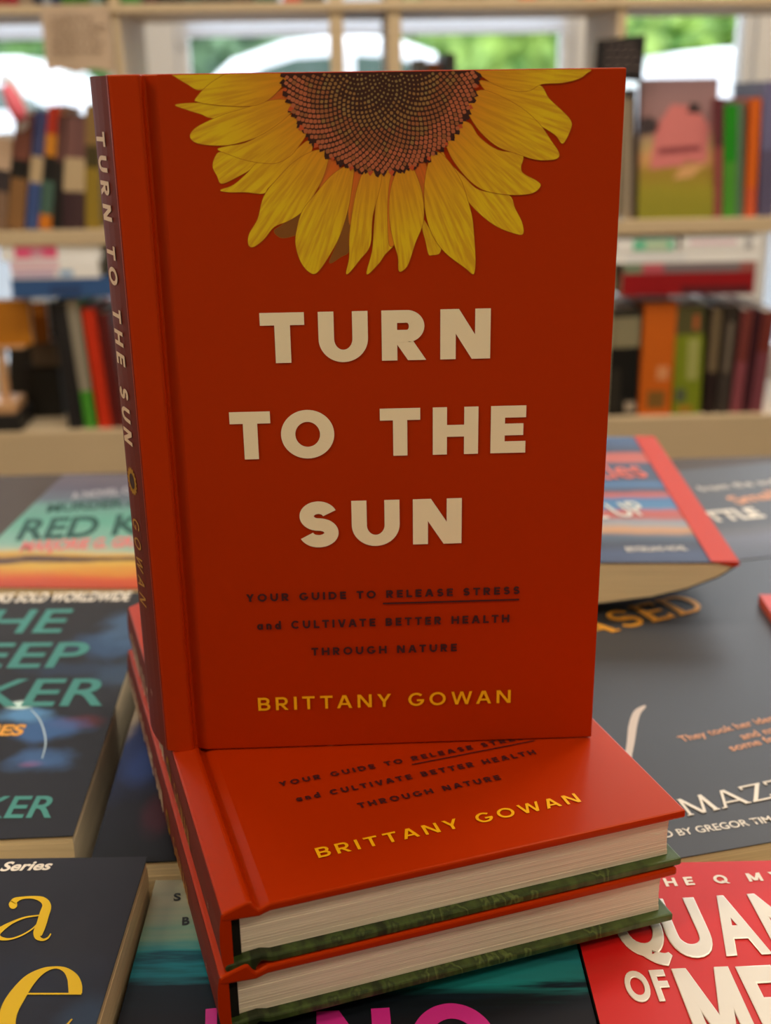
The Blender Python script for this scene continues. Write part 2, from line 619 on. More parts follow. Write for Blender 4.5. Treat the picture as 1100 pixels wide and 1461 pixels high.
gm = bpy.data.materials.new('window glass')
gm.use_nodes = True
nt = gm.node_tree
nt.nodes.remove(nt.nodes['Principled BSDF'])
tr = nt.nodes.new('ShaderNodeBsdfTransparent'); gl = nt.nodes.new('ShaderNodeBsdfGlossy'); gl.inputs['Roughness'].default_value = 0.02
fr = nt.nodes.new('ShaderNodeFresnel'); fr.inputs['IOR'].default_value = 1.3
mxs = nt.nodes.new('ShaderNodeMixShader')
nt.links.new(fr.outputs[0], mxs.inputs[0]); nt.links.new(tr.outputs[0], mxs.inputs[1]); nt.links.new(gl.outputs[0], mxs.inputs[2])
nt.links.new(mxs.outputs[0], nt.nodes['Material Output'].inputs['Surface'])
for i, (a, b2) in enumerate(WIN):
    mb = MB()
    t = 0.025
    mb.box(a, a + t, YW + 0.02, YW + 0.09, ZS, ZH); mb.box(b2 - t, b2, YW + 0.02, YW + 0.09, ZS, ZH)
    mb.box(a + t, b2 - t, YW + 0.02, YW + 0.09, ZS, ZS + t); mb.box(a + t, b2 - t, YW + 0.02, YW + 0.09, ZH - t, ZH)
    mb.box(a + t, b2 - t, YW + 0.01, YW + 0.1, ZM_, ZM_ + 0.055)
    wf = structure(mb.build('window_%d' % (i + 1), WHITE, None, 0.003))
    mb = MB()
    mb.box(a + t, b2 - t, YW + 0.052, YW + 0.058, ZS + t, ZM_); mb.box(a + t, b2 - t, YW + 0.052, YW + 0.058, ZM_ + 0.055, ZH - t)
    mb.build('glass_pane', gm, wf)
    if i < 3:                               # roller blinds drawn over the upper panes of the windows left of the wall pier
        mb = MB()
        ZB = ZT + 0.004
        mb.box(a + t + 0.005, b2 - t - 0.005, YW - 0.012, YW - 0.010, ZB, ZH - 0.01)
        mb.tube([(a + t, YW - 0.011, ZH + 0.01), (b2 - t, YW - 0.011, ZH + 0.01)], 0.022, 14)
        mb.box(a + t, b2 - t, YW - 0.018, YW - 0.004, ZB - 0.016, ZB)
        mb.build('roller_blind', BLIND, wf)

# outside: car park, cars, trees
slab('ground', mat('grey asphalt', S(120, 122, 124), 0.9, 0.2, noise_amt=0.15, noise_scale=3), (-25, 25, YW + 0.12, 40, -0.1, -0.02))


def leaf_mat(name, c0, c1):
    m = bpy.data.materials.new(name)
    m.use_nodes = True
    N, L = m.node_tree.nodes, m.node_tree.links
    b = N['Principled BSDF']; b.inputs['Roughness'].default_value = 0.6
    tc = N.new('ShaderNodeTexCoord'); n = N.new('ShaderNodeTexNoise')
    n.inputs['Scale'].default_value = 2.2; n.inputs['Detail'].default_value = 6
    L.new(tc.outputs['Object'], n.inputs['Vector'])
    cr = N.new('ShaderNodeValToRGB')
    cr.color_ramp.elements[0].position = 0.36; cr.color_ramp.elements[0].color = c0
    cr.color_ramp.elements[1].position = 0.62; cr.color_ramp.elements[1].color = c1
    L.new(n.outputs['Fac'], cr.inputs[0]); L.new(cr.outputs[0], b.inputs['Base Color'])
    return m


LEAF = [leaf_mat('bright leaves', S(70, 116, 44), S(150, 182, 84)), leaf_mat('mid green leaves', S(44, 88, 46), S(104, 146, 78)),
        leaf_mat('grey green leaves', S(46, 78, 56), S(104, 136, 98))]
BARK = mat('brown bark', S(92, 74, 58), 0.9, 0.2, noise_amt=0.3, noise_scale=8)


def bush(name, label, cat, x, y, r, h, m, trunk=0.0, seed=0):
    root = empty(name, Matrix.Translation((x, y, -0.02)), label, cat, 'greenery beyond the cars')
    bm = bmesh.new()
    bmesh.ops.create_icosphere(bm, subdivisions=5, radius=1)
    for v in bm.verts:
        d = v.co.normalized()
        k = 1 + 0.3 * noise.noise(d * 2.1 + Vector((seed, 0, 0))) + 0.16 * noise.noise(d * 7 + Vector((0, seed, 0))) + 0.12 * noise.noise(d * 19)
        v.co = Vector((d.x * r * k, d.y * r * 0.8 * k, trunk + (h - trunk) / 2 * (1 + d.z * k)))
    me = bpy.data.meshes.new('foliage'); bm.to_mesh(me); bm.free()
    me.materials.append(m)
    o = bpy.data.objects.new('foliage', me); COL.objects.link(o); o.parent = root
    mb = MB()
    mb.tube([(0, 0, 0), (0.05, 0, trunk * 0.6 + 0.3), (0, 0.04, trunk + (h - trunk) * 0.5)], [0.16, 0.12, 0.07], 10)
    mb.build('trunk', BARK, root)


bush('tree', 'grey green tree behind the parked car at the far left window', 'tree', -8.6, 17.5, 2.4, 4.6, LEAF[2], 0.3, 1)
bush('tree', 'mid green tree seen left of the domed white car roof', 'tree', -4.0, 22.5, 2.7, 4.3, LEAF[1], 0.2, 2)
bush('tree', 'dark grey green tree above the curved white car roof', 'tree', -1.2, 17.4, 1.6, 4.8, LEAF[2], 0.3, 3)
bush('tree', 'bright yellow green tree in the gap between the tan uprights', 'tree', 1.5, 22.0, 1.6, 4.6, LEAF[0], 0.3, 4)
bush('tree', 'bright tree in the window right of the tan uprights', 'tree', 2.9, 17.2, 1.6, 4.4, LEAF[0], 0.2, 5)
bush('hedge', 'light green hedge behind the black chalk sign', 'hedge', 6.3, 21.6, 2.7, 2.75, LEAF[0], 0.0, 6)
bush('hedge', 'green hedge at the far right behind the white van', 'hedge', 10.6, 18.4, 2.0, 2.3, LEAF[1], 0.0, 7)

CARW = mat('white car paint', S(238, 240, 244), 0.25, 0.6, noise_amt=0.01, noise_scale=3)
CARG = mat('dark car glass', S(70, 92, 84), 0.08, 0.8, noise_amt=0.1, noise_scale=2)
TYRE = mat('black tyre rubber', S(28, 28, 30), 0.8, 0.3, noise_amt=0.2, noise_scale=30)
RIM = mat('silver wheel rim', S(170, 172, 176), 0.3, 0.5, metal=0.8, noise_amt=0.05)


def car(label, x0, y, body, glass, wheels, name='car'):
    root = empty(name, Matrix.Translation((x0, y, -0.02)), label, name, 'white vehicles parked outside')
    mb = MB()
    mb.prism(body, lambda u, v, t: (u, t, v), -0.86, 0.86)
    mb.build('body', CARW, root, 0.09, 3)
    for s in (-1, 1):
        for g in glass:
            mb = MB()
            mb.prism(g, lambda u, v, t: (u, t, v), s * 0.84, s * 0.875)
            mb.build('side_window', CARG, root, 0.01, 1)
        for wx in wheels:
            mb = MB()
            c = [(wx + 0.33 * math.cos(q * math.pi / 14), 0.33 + 0.33 * math.sin(q * math.pi / 14)) for q in range(28)]
            mb.prism(c, lambda u, v, t: (u, t, v), s * 0.70, s * 0.9)
            wl = mb.build('wheel', TYRE, root, 0.03, 2)
            mb = MB()
            c = [(wx + 0.2 * math.cos(q * math.pi / 14), 0.33 + 0.2 * math.sin(q * math.pi / 14)) for q in range(28)]
            mb.prism(c, lambda u, v, t: (u, t, v), s * 0.88, s * 0.915)
            mb.build('hub_cap', RIM, wl, 0.01, 1)


car('white car with domed roof parked outside, behind the middle windows', -2.35, 12.0,
    [(0, 0.3), (0, 0.85), (0.25, 1.02), (1.1, 1.13), (1.45, 1.42), (1.95, 1.58), (2.4, 1.62), (2.95, 1.6), (3.35, 1.46), (3.6, 1.05), (3.66, 0.3)],
    [[(1.5, 1.12), (1.72, 1.33), (2.05, 1.42), (2.5, 1.44), (2.5, 1.1)], [(2.6, 1.1), (2.6, 1.44), (2.95, 1.42), (3.2, 1.34), (3.35, 1.1)]], (0.8, 2.95))
car('white car at the far left window, flat pale roof', -6.75, 14.4,
    [(0, 0.3), (0, 0.95), (0.7, 1.05), (1.3, 1.48), (1.7, 1.56), (3.3, 1.56), (3.75, 1.4), (4.05, 1.02), (4.6, 0.9), (4.65, 0.3)],
    [[(1.2, 1.02), (1.5, 1.22), (2.35, 1.25), (2.35, 1.0)], [(2.45, 1.0), (2.45, 1.25), (3.1, 1.25), (3.6, 1.0)]], (0.9, 3.75))
car('plain white van outside the right hand window', 2.75, 11.8,
    [(0, 0.3), (0, 0.9), (0.2, 1.3), (0.45, 1.42), (0.9, 1.46), (4.6, 1.46), (4.75, 1.36), (4.8, 0.3)],
    [[(3.9, 1.0), (3.9, 1.3), (4.6, 1.3), (4.6, 1.0)]], (0.9, 3.9), 'van')

# ------------------------------------------------------------------ table
TZ = -0.08
TBL = mat('dark grey brown table top', S(78, 68, 62), 0.5, 0.25, noise_amt=0.12, noise_scale=14)
tb = empty('table', Matrix.Translation((0.1, 0.05, 0)), 'dark display table carrying the spread of books', 'table')
mb = MB(); mb.box(-1.0, 1.1, -0.6, 0.535, B + TZ - 0.03, B + TZ)
mb.build('tabletop', TBL, tb, 0.002)
for x in (-0.95, 1.0):
    for y in (-0.55, 0.44):
        mb = MB(); mb.box(x, x + 0.05, y, y + 0.05, 0, B + TZ - 0.03)
        mb.build('leg', TBL, tb, 0.003)

# ------------------------------------------------------------------ bookcase
WOOD = mat('tan laminate', S(206, 184, 150), 0.55, 0.35, noise_amt=0.06, noise_scale=9)
Y0, Y1 = 1.60, 1.86
ZL, ZM, ZU = -0.322, 0.018, 0.357                         # tops of lower and middle board, top of upper board
bc = empty('bookcase', Matrix.Translation((0.1, Y0, 0)), 'open tan bookcase standing in front of the windows', 'bookcase')
xl, xr = -1.2, 1.35


def piece(name, x0, x1, y0, y1, z0, z1):
    mb = MB(); mb.box(x0 - 0.1, x1 - 0.1, y0 - Y0, y1 - Y0, z0, z1)
    return mb.build(name, WOOD, bc, 0.0015)


piece('base_panel', xl, xr, Y0, Y0 + 0.018, 0.06, B + ZL - 0.024)
piece('plinth', xl, xr, Y0 + 0.03, Y0 + 0.05, 0.0, 0.06)
for z in (ZL, ZM, ZU):
    piece('shelf_board', xl, xr, Y0, Y1, B + z - (0.013 if z == ZU else 0.024), B + z)
for x in (-0.275, 0.068, 0.159, 0.519, -1.15, 1.32):
    ww = 0.022 if x in (0.068, 0.159) else 0.014
    for z0, z1 in ((ZL, ZM - 0.024), (ZM, ZU - 0.013), (ZU, 0.62)):
        if z0 == ZU or True:
            piece('upright', x - ww / 2, x + ww / 2, Y0 + 0.005, Y1 - 0.005, B + z0, B + z1)

PAGE = paper_edge('page edges', S(226, 214, 190))
PAGEY = paper_edge('yellowed page edges', S(236, 218, 182))
PAGEX = paper_edge('pages of upright books', S(222, 210, 190), axis=0)
_bc = {}


def flat(c, rough=0.45):
    k = 'print %d %d %d' % tuple(c)
    return mat(k, S(*c), rough, 0.4, noise_amt=0.06, noise_scale=25)


def shelf_book(label, xa, xb, ytop, bands, level, shift=0, Y=1.615, depth=0.15, group=None, prints=(), ybase=None):
    """upright book on a shelf: xa..xb base pixels, ytop top pixel, shift = how far the top leans right (pixels);
    bands: (from, to, colour) up the spine; prints: (u0, u1, v0, v1, colour) blocks printed on the spine"""
    xm = (xa + xb) / 2
    yb = ybase or {0: 603, 1: 314, 2: 6}[level]
    zb = {0: ZL, 1: ZM, 2: ZU}[level]
    pa, pb = uy(xa, yb, Y), uy(xb, yb, Y)
    w = max(0.006, (pb - pa).x)
    top = uy(xm + shift, ytop, Y)
    h = top.z - (B + zb)
    ang = math.atan2(top.x - (pa.x + pb.x) / 2, h)
    hh = h / math.cos(ang) - w / 2 * abs(math.sin(ang))
    M = Matrix.Translation(((pa.x + pb.x) / 2, Y, B + zb + abs(math.sin(ang)) * w / 2)) @ Matrix.Rotation(ang, 4, 'Y')
    root = empty('book', M, label, 'book', group)
    cols = []
    for b3 in bands:
        if b3[2] not in cols:
            cols.append(b3[2])
    mb = MB()
    t = min(0.0012, w * 0.12)
    for f0, f1, c in bands:
        mb.box(-w / 2, w / 2, 0, t, f0 * hh, f1 * hh, cols.index(c))
    mb.box(-w / 2, -w / 2 + t, t, depth, 0, hh, 0)
    mb.box(w / 2 - t, w / 2, t, depth, 0, hh, 0)
    mb.build('cover', [flat(c) for c in cols], root)
    mb = MB(); mb.box(-w / 2 + t, w / 2 - t, t, depth - 0.002, 0.001, hh - 0.002)
    mb.build('page_block', PAGEX, root)
    for i, (u0_, u1, v0, v1, c) in enumerate(prints):
        yp = -0.0003 - 0.00006 * i
        mb = MB()
        mb.poly([(-w / 2 + u0_ * w, yp, v0 * hh), (-w / 2 + u1 * w, yp, v0 * hh), (-w / 2 + u1 * w, yp, v1 * hh), (-w / 2 + u0_ * w, yp, v1 * hh)])
        mb.build('spine_print', flat(c), root)
    return root


def flat_book(label, xa, xb, ya, yb, Y, depth, cols, group, tilt=0.0, stripes=(), z0=None):
    """book lying flat with its spine to the room, xa..xb / top ya / bottom yb pixels"""
    a, b2 = uy(xa, yb, Y), uy(xb, ya, Y)
    w = b2.x - a.x
    c = uy((xa + xb) / 2, yb, Y); d = uy((xa + xb) / 2, ya, Y)
    h = d.z - c.z
    zz = c.z if z0 is None else z0
    root = empty('book', Matrix.Translation(((a.x + b2.x) / 2, Y, zz)) @ Matrix.Rotation(rad(tilt), 4, 'Z'), label, 'book', group)
    mb = MB(); t = 0.0012
    mb.box(-w / 2, w / 2, 0, depth, h - t, h, 0); mb.box(-w / 2, w / 2, 0, depth, 0, t, 0); mb.box(-w / 2, w / 2, 0, t, t, h - t, 0)
    mb.build('cover', flat(cols), root, 0.0006)
    mb = MB(); mb.box(-w / 2 + 0.002, w / 2 - 0.002, t, depth - 0.002, t, h - t)
    mb.build('page_block', PAGE, root)
    for i, (u0_, u1, v0, v1, cc) in enumerate(stripes):
        yp = -0.0003 - 0.00006 * i
        mb = MB()
        mb.poly([(-w / 2 + u0_ * w, yp, v0 * h), (-w / 2 + u1 * w, yp, v0 * h), (-w / 2 + u1 * w, yp, v1 * h), (-w / 2 + u0_ * w, yp, v1 * h)])
        mb.build('spine_print', flat(cc), root)
    return zz + h - B


# ------------------------------------------------------------------ books and things on the bookcase
K, DK = (26, 24, 24), (40, 36, 34)
CR, MV, DM = (196, 172, 136), (112, 74, 70), (62, 40, 46)
G1 = 'matching spines at the upper left'
# middle board, left: leaning set with cream labels
shelf_book('beige spine with black band at the left picture edge', -26, 8, 196, [(0, 0.42, (132, 104, 84)), (0.42, 0.66, (58, 50, 54)), (0.66, 1, (206, 176, 150))], 1, 10, group=G1, ybase=325)
shelf_book('rust brown spine with black band, second from the left edge', 10, 33, 160, [(0, 0.44, (140, 100, 60)), (0.44, 0.6, K), (0.6, 1, (128, 76, 64))], 1, 14, group=G1, ybase=325)
shelf_book('blue spine with cream label in the upper left row', 36, 53, 158, [(0, 0.4, (62, 84, 140)), (0.4, 0.62, CR), (0.62, 1, (66, 72, 116))], 1, 15, group=G1, ybase=325)
shelf_book('red and orange topped spine in the upper left row', 55, 72, 152, [(0, 0.12, (206, 120, 30)), (0.12, 0.4, (74, 104, 92)), (0.4, 0.6, K), (0.6, 0.78, (206, 132, 36)), (0.78, 1, (178, 50, 30))], 1, 15, group=G1, ybase=325)
shelf_book('dark plum spine beside the red topped one', 74, 87, 164, [(0, 0.4, K), (0.4, 0.6, DK), (0.6, 1, MV)], 1, 9, group=G1, ybase=325)
shelf_book('mauve spine with cream label, left one of the pair', 89, 104, 166, [(0, 0.34, DM), (0.34, 0.64, CR), (0.64, 1, (124, 84, 80))], 1, 3, group=G1, ybase=325)
shelf_book('mauve spine with cream label, right one of the pair', 105, 120, 168, [(0, 0.34, (70, 48, 52)), (0.34, 0.64, CR), (0.64, 1, (116, 78, 76))], 1, 2, group=G1, ybase=325)
shelf_book('olive yellow spine just left of the red standing book', 122, 142, 150, [(0, 0.5, (150, 124, 40)), (0.5, 0.68, (70, 60, 30)), (0.68, 1, (140, 110, 64))], 1, 0, group=G1, ybase=325)
shelf_book('small brown spine peeking over the sunflower disc', 612, 628, 88, [(0, 0.8, (150, 92, 60)), (0.8, 1, (128, 74, 44))], 1, 0, Y=1.66, ybase=318)
shelf_book('small charcoal spine peeking over the book head beside the brown one', 634, 650, 76, [(0, 1, (74, 78, 84))], 1, 0, Y=1.66, ybase=318)
shelf_book('pale grey spine peeking over the book head, left of the brown one', 592, 608, 84, [(0, 0.9, (196, 200, 206)), (0.9, 1, (120, 124, 130))], 1, 0, Y=1.66, ybase=318)
# middle board, right
G2 = 'spines at the upper right'
shelf_book('taupe spine close to the right edge of the red book', 884, 900, 140, [(0, 1, (150, 136, 116))], 1, 4, group=G2)
shelf_book('thin dark brown spine left of the pink cottage cover', 901, 907, 126, [(0, 1, (74, 56, 46))], 1, 1, group=G2)
shelf_book('thin maroon spine right of the pink cottage cover', 1018, 1029, 140, [(0, 0.6, (150, 74, 74)), (0.6, 1, (96, 44, 56))], 1, 4, group=G2)
shelf_book('bright green spine in the upper right row', 1031, 1049, 150, [(0, 0.5, (76, 150, 48)), (0.5, 1, (30, 140, 24))], 1, 3, group=G2)
shelf_book('grey green spine between bright green and orange', 1050, 1059, 146, [(0, 1, (92, 120, 98))], 1, 3, group=G2)
shelf_book('orange spine leaning in the upper right row', 1062, 1077, 140, [(0, 0.25, (212, 92, 54)), (0.25, 1, (216, 100, 22))], 1, 9, group=G2)
shelf_book('violet grey spine at the right picture edge', 1082, 1104, 116, [(0, 0.5, (92, 86, 116)), (0.5, 1, (110, 108, 146))], 1, 8, group=G2)
# face-out cover with a pink cottage
p0, p1_, pt = uy(910, 312, 1.612), uy(1017, 312, 1.612), uy(962, 112, 1.65)
cw, chh = (p1_ - p0).x, 0.222
cot = empty('paperback_book', Matrix.Translation((p0.x, 1.612, B + ZM)) @ Matrix.Rotation(rad(-7), 4, 'X'), 'face-out paperback with a pink cottage over a yellow green garden', 'book')
COT = art('pink cottage cover', 2, chh, [(0, S(132, 130, 30)), (0.2, S(150, 140, 34)), (0.34, S(156, 128, 40)), (0.44, S(206, 150, 96)), (0.52, S(176, 150, 100)), (0.66, S(150, 110, 110)), (0.8, S(152, 116, 118)), (1, S(140, 108, 112))], distort=0.12, nscale=(40, 40, 40), rough=0.45)
mb = MB(); mb.box(0, cw, 0, 0.0015, 0, chh); mb.box(0, 0.0015, 0.0015, 0.024, 0, chh); mb.box(0, cw, 0.024, 0.0255, 0, chh)
mb.build('cover', COT, cot)
mb = MB(); mb.box(0.0015, cw - 0.001, 0.0015, 0.024, 0.001, chh - 0.001)
mb.build('page_block', PAGE, cot)
mb = MB()
u = lambda a, b2: (a * cw, -0.0004, b2 * chh)
mb.poly([u(0.14, 0.36), u(0.88, 0.4), u(0.9, 0.66), u(0.72, 0.8), u(0.4, 0.82), u(0.2, 0.66)], 0)
mb.poly([u(0.24, 0.46), u(0.8, 0.48), u(0.8, 0.53), u(0.24, 0.51)], 1)
mb.poly([u(0.0, 0.6), u(0.2, 0.62), u(0.26, 0.68), u(0.12, 0.74), u(0.0, 0.72)], 2)
mb.poly([u(0.6, 0.76), u(0.78, 0.75), u(0.76, 0.82), u(0.64, 0.83)], 2)
mb.poly([u(0.45, 0.28), u(0.7, 0.3), u(0.88, 0.4), u(0.6, 0.42)], 3)
mb.build('cottage_print', [flat((206, 118, 116)), flat((176, 88, 96)), flat((60, 48, 52)), flat((208, 158, 104))], cot)
# lower board, right
G3 = 'spines at the lower right'
shelf_book('black spine with cream head, right beside the red book', 858, 908, 440, [(0, 0.64, (16, 15, 14)), (0.64, 0.92, (140, 132, 104)), (0.92, 1, (40, 36, 32))], 0, 5, group=G3, prints=[(0.64, 0.94, 0.03, 0.13, (170, 154, 136)), (0.2, 0.5, 0.05, 0.45, (44, 40, 34))])
shelf_book('wide orange spine with a pale dot in the lower right row', 910, 955, 432, [(0, 1, (206, 100, 20))], 0, 11, group=G3, prints=[(0.5, 0.86, 0.32, 0.44, (222, 150, 100)), (0.25, 0.8, 0.06, 0.22, (128, 92, 40))])
shelf_book('olive green spine with pale lettering block in the lower right row', 958, 997, 436, [(0, 0.74, (124, 138, 28)), (0.74, 1, (86, 82, 48))], 0, 9, group=G3, prints=[(0.45, 0.85, 0.32, 0.7, (164, 166, 96)), (0.1, 0.45, 0.12, 0.24, (84, 92, 74)), (0.2, 0.7, 0.02, 0.08, (170, 120, 40)), (0.6, 0.8, 0.78, 0.92, (176, 96, 50))])
shelf_book('tan and black leaning spine right of the olive green one', 1003, 1017, 440, [(0, 0.4, (40, 26, 26)), (0.4, 1, (112, 96, 72))], 0, 14, group=G3, ybase=597)
shelf_book('black leaning spine with a grey lettering strip', 1020, 1038, 436, [(0, 0.35, (62, 54, 50)), (0.35, 1, (52, 44, 38))], 0, 17, group=G3, prints=[(0.3, 0.7, 0.38, 0.85, (116, 104, 92))], ybase=597)
shelf_book('maroon leaning spine, left one of two', 1041, 1056, 442, [(0, 0.5, (138, 70, 80)), (0.5, 1, (116, 52, 48))], 0, 19, group=G3, ybase=597)
shelf_book('thin black plum spine between the two maroon ones', 1058, 1066, 440, [(0, 1, (60, 22, 34))], 0, 20, group=G3, ybase=597)
shelf_book('maroon leaning spine, right one of two', 1068, 1086, 444, [(0, 0.6, (122, 62, 74)), (0.6, 1, (112, 46, 40))], 0, 22, group=G3, ybase=597)
# lower board, left
G4 = 'leaning spines at the lower left'
shelf_book('black spine left of the leaning grey and green one', 98, 118, 432, [(0, 1, (34, 32, 34))], 0, -24, group=G4, ybase=606)
shelf_book('grey and green leaning spine at the lower left', 122, 138, 428, [(0, 0.3, (72, 150, 46)), (0.3, 1, (150, 142, 126))], 0, -28, group=G4, ybase=608)
shelf_book('red leaning spine at the lower left, beside the red book', 142, 160, 440, [(0, 1, (206, 48, 14))], 0, -26, group=G4, ybase=606)
shelf_book('dark maroon leaning spine nearest to the red book at the lower left', 162, 178, 446, [(0, 1, (92, 20, 18))], 0, -24, group=G4, ybase=606)
OCH = mat('ochre cover', S(190, 120, 24), 0.5, 0.4, noise_amt=0.08, noise_scale=20)
# objects at the far lower left
st = empty('display_stand', Matrix.Translation((uy(14, 606, 1.64).x, 1.64, B + ZL)), 'small pale wooden stand carrying the ochre book at the lower left', 'stand')
STW = mat('pale beech wood', S(206, 160, 116), 0.5, 0.4, noise_amt=0.1, noise_scale=30)
zs = uy(14, 492, 1.64).z - B - ZL
mb = MB(); mb.box(-0.05, 0.022, -0.03, 0.045, 0.03, 0.05); mb.build('base', STW, st, 0.003)
mb = MB(); mb.box(-0.05, 0.03, -0.035, 0.05, 0.0, 0.03); mb.build('foot', mat('black plastic', S(36, 34, 34), 0.5, 0.4, noise_amt=0.1), st, 0.002)
mb = MB(); mb.box(-0.007, 0.007, -0.006, 0.008, 0.05, zs - 0.006); mb.build('post', STW, st, 0.002)
mb = MB(); mb.box(-0.05, 0.045, -0.01, 0.05, zs - 0.006, zs); mb.build('ledge', STW, st, 0.0015)


def face_book(label, xa, xb, ya, yb, Y, zbase, m, thick=0.02):
    a, b2, c = uy(xa, yb, Y), uy(xb, yb, Y), uy(xb, ya, Y)
    w, h = (b2 - a).x, c.z - zbase
    root = empty('book', Matrix.Translation((a.x, Y, zbase)), label, 'book')
    mb = MB(); mb.box(0, w, 0, 0.001, 0, h); mb.box(0, w, thick - 0.001, thick, 0, h); mb.box(0, 0.001, 0.001, thick - 0.001, 0, h)
    mb.build('cover', m, root)
    mb = MB(); mb.box(0.001, w - 0.001, 0.001, thick - 0.001, 0.001, h - 0.001)
    mb.build('page_block', PAGE, root)
    return root


face_book('ochre book set face out on the small wooden stand', -30, 47, 428, 491, 1.635, B + ZL + zs + 0.0003, OCH)
# dark boxes and an ochre block
DBOX = mat('black card box', S(30, 28, 26), 0.6, 0.3, noise_amt=0.15, noise_scale=20)


def box_thing(name, label, cat, xa, xb, ya, yb, Y, dep, m, zbase=None, group=None):
    a, b2, c = uy(xa, yb, Y), uy(xb, yb, Y), uy(xb, ya, Y)
    zb = (a.z if zbase is None else zbase)
    root = empty(name, Matrix.Translation((a.x, Y, zb)), label, cat, group)
    w, h = (b2 - a).x, c.z - zb
    mb = MB(); mb.box(0, w, 0, dep, 0, h * 0.86); mb.build('body', m, root, 0.002)
    mb = MB(); mb.box(-0.0012, w + 0.0012, -0.0012, dep + 0.0012, h * 0.86, h); mb.build('lid', m, root, 0.002)
    return zb + h


z1 = box_thing('card_box', 'low black box on the lower board behind the leaning books', 'box', 44, 92, 522, 606, 1.70, 0.12, DBOX, B + ZL)
z2 = box_thing('card_box', 'taupe box on the black box at the lower left', 'box', 46, 88, 491, 521, 1.70, 0.11, mat('taupe card box', S(112, 98, 84), 0.6, 0.3, noise_amt=0.08), z1 + 0.0003)
face_book('narrow ochre book standing on the taupe box', 50, 72, 432, 490, 1.71, z2 + 0.0003, mat('dark ochre cover', S(176, 108, 28), 0.5, 0.4, noise_amt=0.08))
shelf_book('charcoal book at the back of the lower board, behind the wooden stand', 14, 66, 430, [(0, 1, (34, 31, 30))], 0, 0, Y=1.78, depth=0.06, ybase=588)
shelf_book('black book at the back of the lower board, left of the leaning ones', 68, 104, 430, [(0, 1, (24, 22, 22))], 0, 0, Y=1.78, depth=0.06, ybase=588)
# lying books on top of the lower rows
G5 = 'books lying flat on the upright rows'
WB, BL_, MR = (250, 250, 252), (54, 92, 148), (150, 12, 22)
zt = flat_book('blue book lying across the lower left row', 18, 196, 397, 424, 1.603, 0.15, BL_, G5, 0, [(0.3, 0.55, 0.2, 0.6, (46, 70, 118))])
zt = flat_book('white book with pale blue flecks on the blue book', 17, 140, 370, 396, 1.603, 0.14, WB, G5, 0, [(0.0, 0.55, 0.45, 1, (240, 208, 222)), (0.55, 0.7, 0.1, 0.45, (150, 190, 232)), (0.02, 0.5, 0.1, 0.4, (206, 180, 214))], z0=B + zt + 0.0002)
flat_book('white book with a bright pink label, topmost at the left', 2, 142, 336, 369, 1.604, 0.14, WB, G5, 1, [(0.14, 0.56, 0.1, 0.95, (238, 96, 142)), (0.3, 0.42, 0.1, 0.5, (226, 160, 184))], z0=B + zt + 0.0002)
zt = flat_book('maroon book lying across the lower right row', 886, 1078, 389, 421, 1.603, 0.14, MR, G5, 0, [(0.45, 0.97, 0.05, 0.4, (92, 26, 34))])
zt = flat_book('thin grey and rose book on the maroon one', 890, 1079, 374, 388, 1.603, 0.14, (128, 116, 122), G5, 0, [(0.0, 0.14, 0, 1, (124, 140, 116)), (0.14, 0.3, 0, 1, (196, 92, 106)), (0.88, 1, 0, 1, (160, 90, 86))], z0=B + zt + 0.0002)
zt = flat_book('plain white book under the mint and white ones', 872, 1086, 357, 373, 1.604, 0.14, WB, G5, 0, [(0.1, 0.5, 0.3, 0.6, (226, 232, 240))], z0=B + zt + 0.0002)
z8 = zt
flat_book('white book with a mint green label, upper left of the right stack', 878, 968, 337, 356, 1.603, 0.12, WB, G5, 0, [(0.28, 0.94, 0.1, 0.95, (116, 206, 170)), (0.48, 0.84, 0.2, 0.8, (200, 220, 190))], z0=B + z8 + 0.0002)
flat_book('white book with faint rose lettering, upper right of the right stack', 972, 1086, 336, 356, 1.603, 0.12, WB, G5, 0, [(0.1, 0.7, 0.45, 0.75, (238, 206, 222)), (0.8, 0.9, 0.1, 0.9, (190, 190, 196))], z0=B + z8 + 0.0002)

# top board: only the feet of a row of books show
tops = [(-14, 8, (150, 60, 50), 'brick red'), (10, 26, (150, 40, 52), 'crimson'), (28, 46, (150, 130, 112), 'taupe'), (48, 60, (40, 44, 66), 'navy'), (62, 72, (140, 150, 164), 'pale steel'), (74, 86, (40, 54, 90), 'indigo'),
        (88, 108, (62, 112, 44), 'leaf green'), (110, 128, (52, 100, 36), 'grass green'), (130, 146, (112, 140, 134), 'sage grey'), (172, 200, (60, 130, 62), 'emerald green'), (204, 226, (84, 56, 54), 'chestnut'), (228, 262, (44, 40, 40), 'black'),
        (264, 286, (62, 76, 70), 'dark sage'), (288, 330, (52, 48, 46), 'charcoal'), (332, 360, (80, 60, 50), 'umber'), (364, 392, (58, 92, 74), 'pine green'), (404, 428, (196, 60, 56), 'vermilion'), (430, 462, (80, 66, 58), 'cocoa'),
        (576, 600, (176, 184, 150), 'pale lime'), (604, 640, (178, 160, 136), 'sand'), (642, 690, (160, 140, 116), 'fawn'), (692, 738, (186, 166, 140), 'cream'), (742, 764, (214, 92, 60), 'tangerine'), (768, 830, (180, 160, 134), 'buff'), (834, 852, (206, 96, 68), 'coral'), (854, 874, (170, 150, 124), 'dun')]
for i, (a, b2, c, w) in enumerate(tops):
    shelf_book('%s spine on the top board, only its foot showing at the picture head' % w, a, b2, -190 - 14 * (i % 4), [(0, 1, c)], 2, 0, Y=1.612, group='row on the top board', ybase=12 - 12 * a / 1100)

